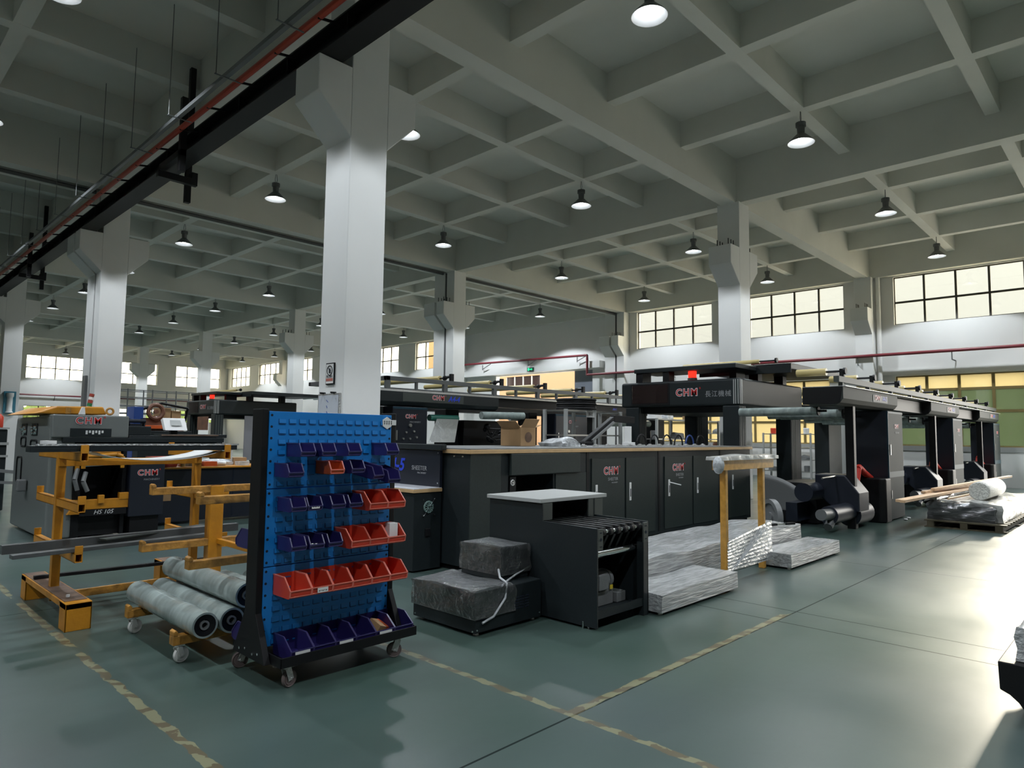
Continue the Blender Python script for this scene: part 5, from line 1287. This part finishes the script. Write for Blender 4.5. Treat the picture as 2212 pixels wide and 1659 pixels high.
for z in (2.75, 3.15, 3.5): m.cyl((9.3, 35.5, z), (13.7, 35.5, z), 0.022, n=6); m.cyl((9.3, 36.8, z), (13.7, 36.8, z), 0.022, n=6)
m.build('handrail', M_lamp, rl)
box('platform_deck', M_lamp, rl, 9.3, 13.7, 35.5, 36.8, 2.35, 2.42, 0)
p6 = T('end_wall_pipe', 'thin dark pipe on brackets along the far end wall below upper windows', 'pipe', (10, 64.3, 4.2))
m = MB(); m.cyl((-8, 64.25, 4.3), (26.5, 64.25, 4.3), 0.06, n=8); m.build('pipe', M_redpipe, p6)
m = MB()
for x in (5.2, 9.5, 13.5, 17.8, 22): m.bar((x, 64.25, 4.28), (x, 64.49, 3.9), 0.04, 0.04)
m.build('pipe_bracket', M_lamp, p6)
bw = T('water_case', 'blue lit case with white bottle shape, hung on the column at far left', 'sign', (4.97, 30.25, 2.1))
box('case', M_bluecase, bw, 4.78, 5.15, 30.205, 30.282, 2.12, 2.93, 0.01)
m = MB(); m.lathe([(0.0, 0.0), (0.13, 0.0), (0.09, 0.06), (0.09, 0.55), (0.12, 0.6), (0.12, 0.72), (0, 0.72)], (4.965, 30.205, 2.15), n=16); m.build('bottle_shape', M_white, bw, smooth=True)

# notices on the nearest column
sg = T('fire_notice', 'framed white no open flames notice on the nearest column above the whiteboard', 'sign', (4.66, 7.8, 2.18))
box('frame', M_black, sg, 4.660, 4.678, 7.69, 7.895, 2.18, 2.465, 0.003)
box('notice_sheet', M_paper, sg, 4.656, 4.660, 7.705, 7.88, 2.195, 2.45, 0)
m = MB(); m.ring((4.6545, 7.79, 2.365), (1, 0, 0), 0.062, 0.006, 28, 6); m.bar((4.6545, 7.835, 2.41), (4.6545, 7.745, 2.32), 0.004, 0.01, up=(1, 0, 0)); m.prism([(7.79+0.03*math.cos(a)*(1 if i % 2 else .7), 2.36+0.042*math.sin(a)*(1 if i % 2 else .8)) for i, a in enumerate([k*2*PI/10 for k in range(10)])], 'x', 4.654, 4.6555)
m.build('flame_symbol', M_ink, sg)
words('禁止烟火', 0.038, (4.6545, 7.79, 2.285), FACE_X, M_ink, sg)
box('red_band', paint('faded_red_print', (0.45, 0.14, 0.11), 0.6), sg, 4.6545, 4.6560, 7.71, 7.875, 2.225, 2.262, 0)
wb = T('whiteboard', 'small white board with blue writing leaning on the nearest column behind rack', 'board', (4.65, 7.8, 1.4))
box('board_frame', M_alu, wb, 4.655, 4.678, 7.535, 8.06, 1.38, 2.065, 0.003)
box('board_face', paint('board_white', (0.50, 0.53, 0.58), 0.2), wb, 4.651, 4.655, 7.56, 8.04, 1.40, 2.04, 0)
m = MB(); rr = random.Random(9)
for k in range(7): m.bar((4.650, 7.84+rr.uniform(-.01, .01), 1.98-0.075*k), (4.650, 7.80+rr.uniform(-.02, .02), 1.95-0.075*k), 0.004, 0.012, up=(1, 0, 0))
m.build('handwriting', M_bluepl, wb)
m = MB(); m.cyl((4.60, 7.66, 2.07), (4.678, 7.66, 2.07), 0.012, n=8); m.cyl((4.60, 7.92, 2.07), (4.678, 7.92, 2.07), 0.012, n=8); m.build('hook', M_black, wb)
db = T('switch_box', 'narrow dark grey switch box fixed to the double column left of the nearest one', 'box', (4.65, 19.3, 2.1))
box('case', M_gunmetal, db, 4.62, 4.679, 19.1, 19.35, 2.1, 2.9, 0.01)

# ================================================================== grey slotted shelving
def shelf_rack(x0, x1, y0, y1, h, levels, label, along='x'):
    s = T('shelving_rack', label, 'shelf', ((x0+x1)/2, (y0+y1)/2, 0), 'grey slotted angle shelving')
    nb = 2 if (x1-x0) > 1.6 or (y1-y0) > 1.6 else 1
    for i in range(nb+1):
        for e in (0, 1):
            if along == 'x': px, py = x0+(x1-x0)*i/nb, (y0, y1)[e]
            else: px, py = (x0, x1)[e], y0+(y1-y0)*i/nb
            box('upright', M_lgrey if h < 3 else M_lgrey, s, px-0.03, px+0.03, py-0.03, py+0.03, 0, h, 0)
    for z in levels: box('shelf', M_steel, s, x0, x1, y0, y1, z-0.03, z, 0)
    return s
shelf_rack(10.33, 12.20, 8.45, 9.0, 2.08, (0.3, 1.0, 1.575, 2.07), 'grey slotted rack behind the sheeter carrying coiled black hoses on top')
m = MB()
for k in range(5): m.ring((11.0, 8.72, 2.11+0.045*k), (0, 0, 1), 0.40-0.015*(k % 2), 0.024, 32, 8)
m.build('hose_coil', M_black, smooth=True, label='coil of thick black hoses lying on top of the grey rack', cat='hose')
box('rack_card', M_paper, None, 10.95, 11.22, 8.41, 8.418, 1.93, 2.06, 0, label='grey number card on the front of the rack under the hoses', cat='card')
words('B02', 0.09, (11.085, 8.409, 1.995), FACE_Y, M_ink, bpy.data.objects['rack_card'])
shelf_rack(15.7, 19.2, 9.7, 10.3, 2.05, (0.3, 0.95, 1.5, 2.04), 'long grey rack seen under the black control head between its legs')
shelf_rack(25.9, 26.6, 9.4, 11.2, 1.75, (0.3, 0.75, 1.2, 1.72), 'grey rack by the right wall under yellow windows, nearest one', along='y')
shelf_rack(25.9, 26.6, 12.0, 14.2, 1.75, (0.3, 0.75, 1.2, 1.72), 'grey rack by the right wall under yellow windows, farther one', along='y')
rr = random.Random(21)
places = ['bottom', 'second', 'third', 'top']
sf = [('long grey rack', [(15.9+0.62*i, 9.85, (0.3, 0.95, 1.5, 2.04)[j], j, i) for j in (1, 2, 3) for i in range(5)]),
      ('nearer wall rack', [(26.0, 9.5+0.42*i, (0.3, 0.75, 1.2, 1.72)[j], j, i) for j in range(4) for i in range(4)]),
      ('farther wall rack', [(26.0, 12.1+0.5*i, (0.3, 0.75, 1.2, 1.72)[j], j, i) for j in range(4) for i in range(4)])]
for nm, pts in sf:
    for x, y, z, j, i in pts:
        if rr.random() < 0.25: continue
        k = rr.random(); lab = '%s from the left on the %s shelf of the %s' % (nth[i], places[j], nm)
        if k < 0.4:
            c = rr.choice([M_card, M_lgrey, M_white, M_card]); w = rr.uniform(.2, .38)
            box('stored_carton', c, None, x, x+w, y, y+w*0.9, z+0.001, z+rr.uniform(.12, .3), 0.004, label=({M_card: 'brown', M_lgrey: 'grey', M_white: 'white'}[c])+' carton, '+lab, cat='box', group='goods on the grey racks')
        elif k < 0.7:
            m = MB(); m.lathe([(0, 0), (0.1, 0), (0.11, 0.2), (0.09, 0.22), (0, 0.22)], (x+0.14, y+0.14, z+0.001), n=14)
            m.build('stored_can', rr.choice([M_gunmetal, M_red, M_white]), smooth=True, label='round can, '+lab, cat='can', group='goods on the grey racks')
        else:
            m = MB(); m.lump(x, x+0.3, y, y+0.3, z+0.001, z+0.16, 0.03, 0.06, int(k*1000)); m.build('stored_bundle', rr.choice([M_bag, M_brown, M_gunmetal]), smooth=True, label='wrapped bundle, '+lab, cat='bundle', group='goods on the grey racks')
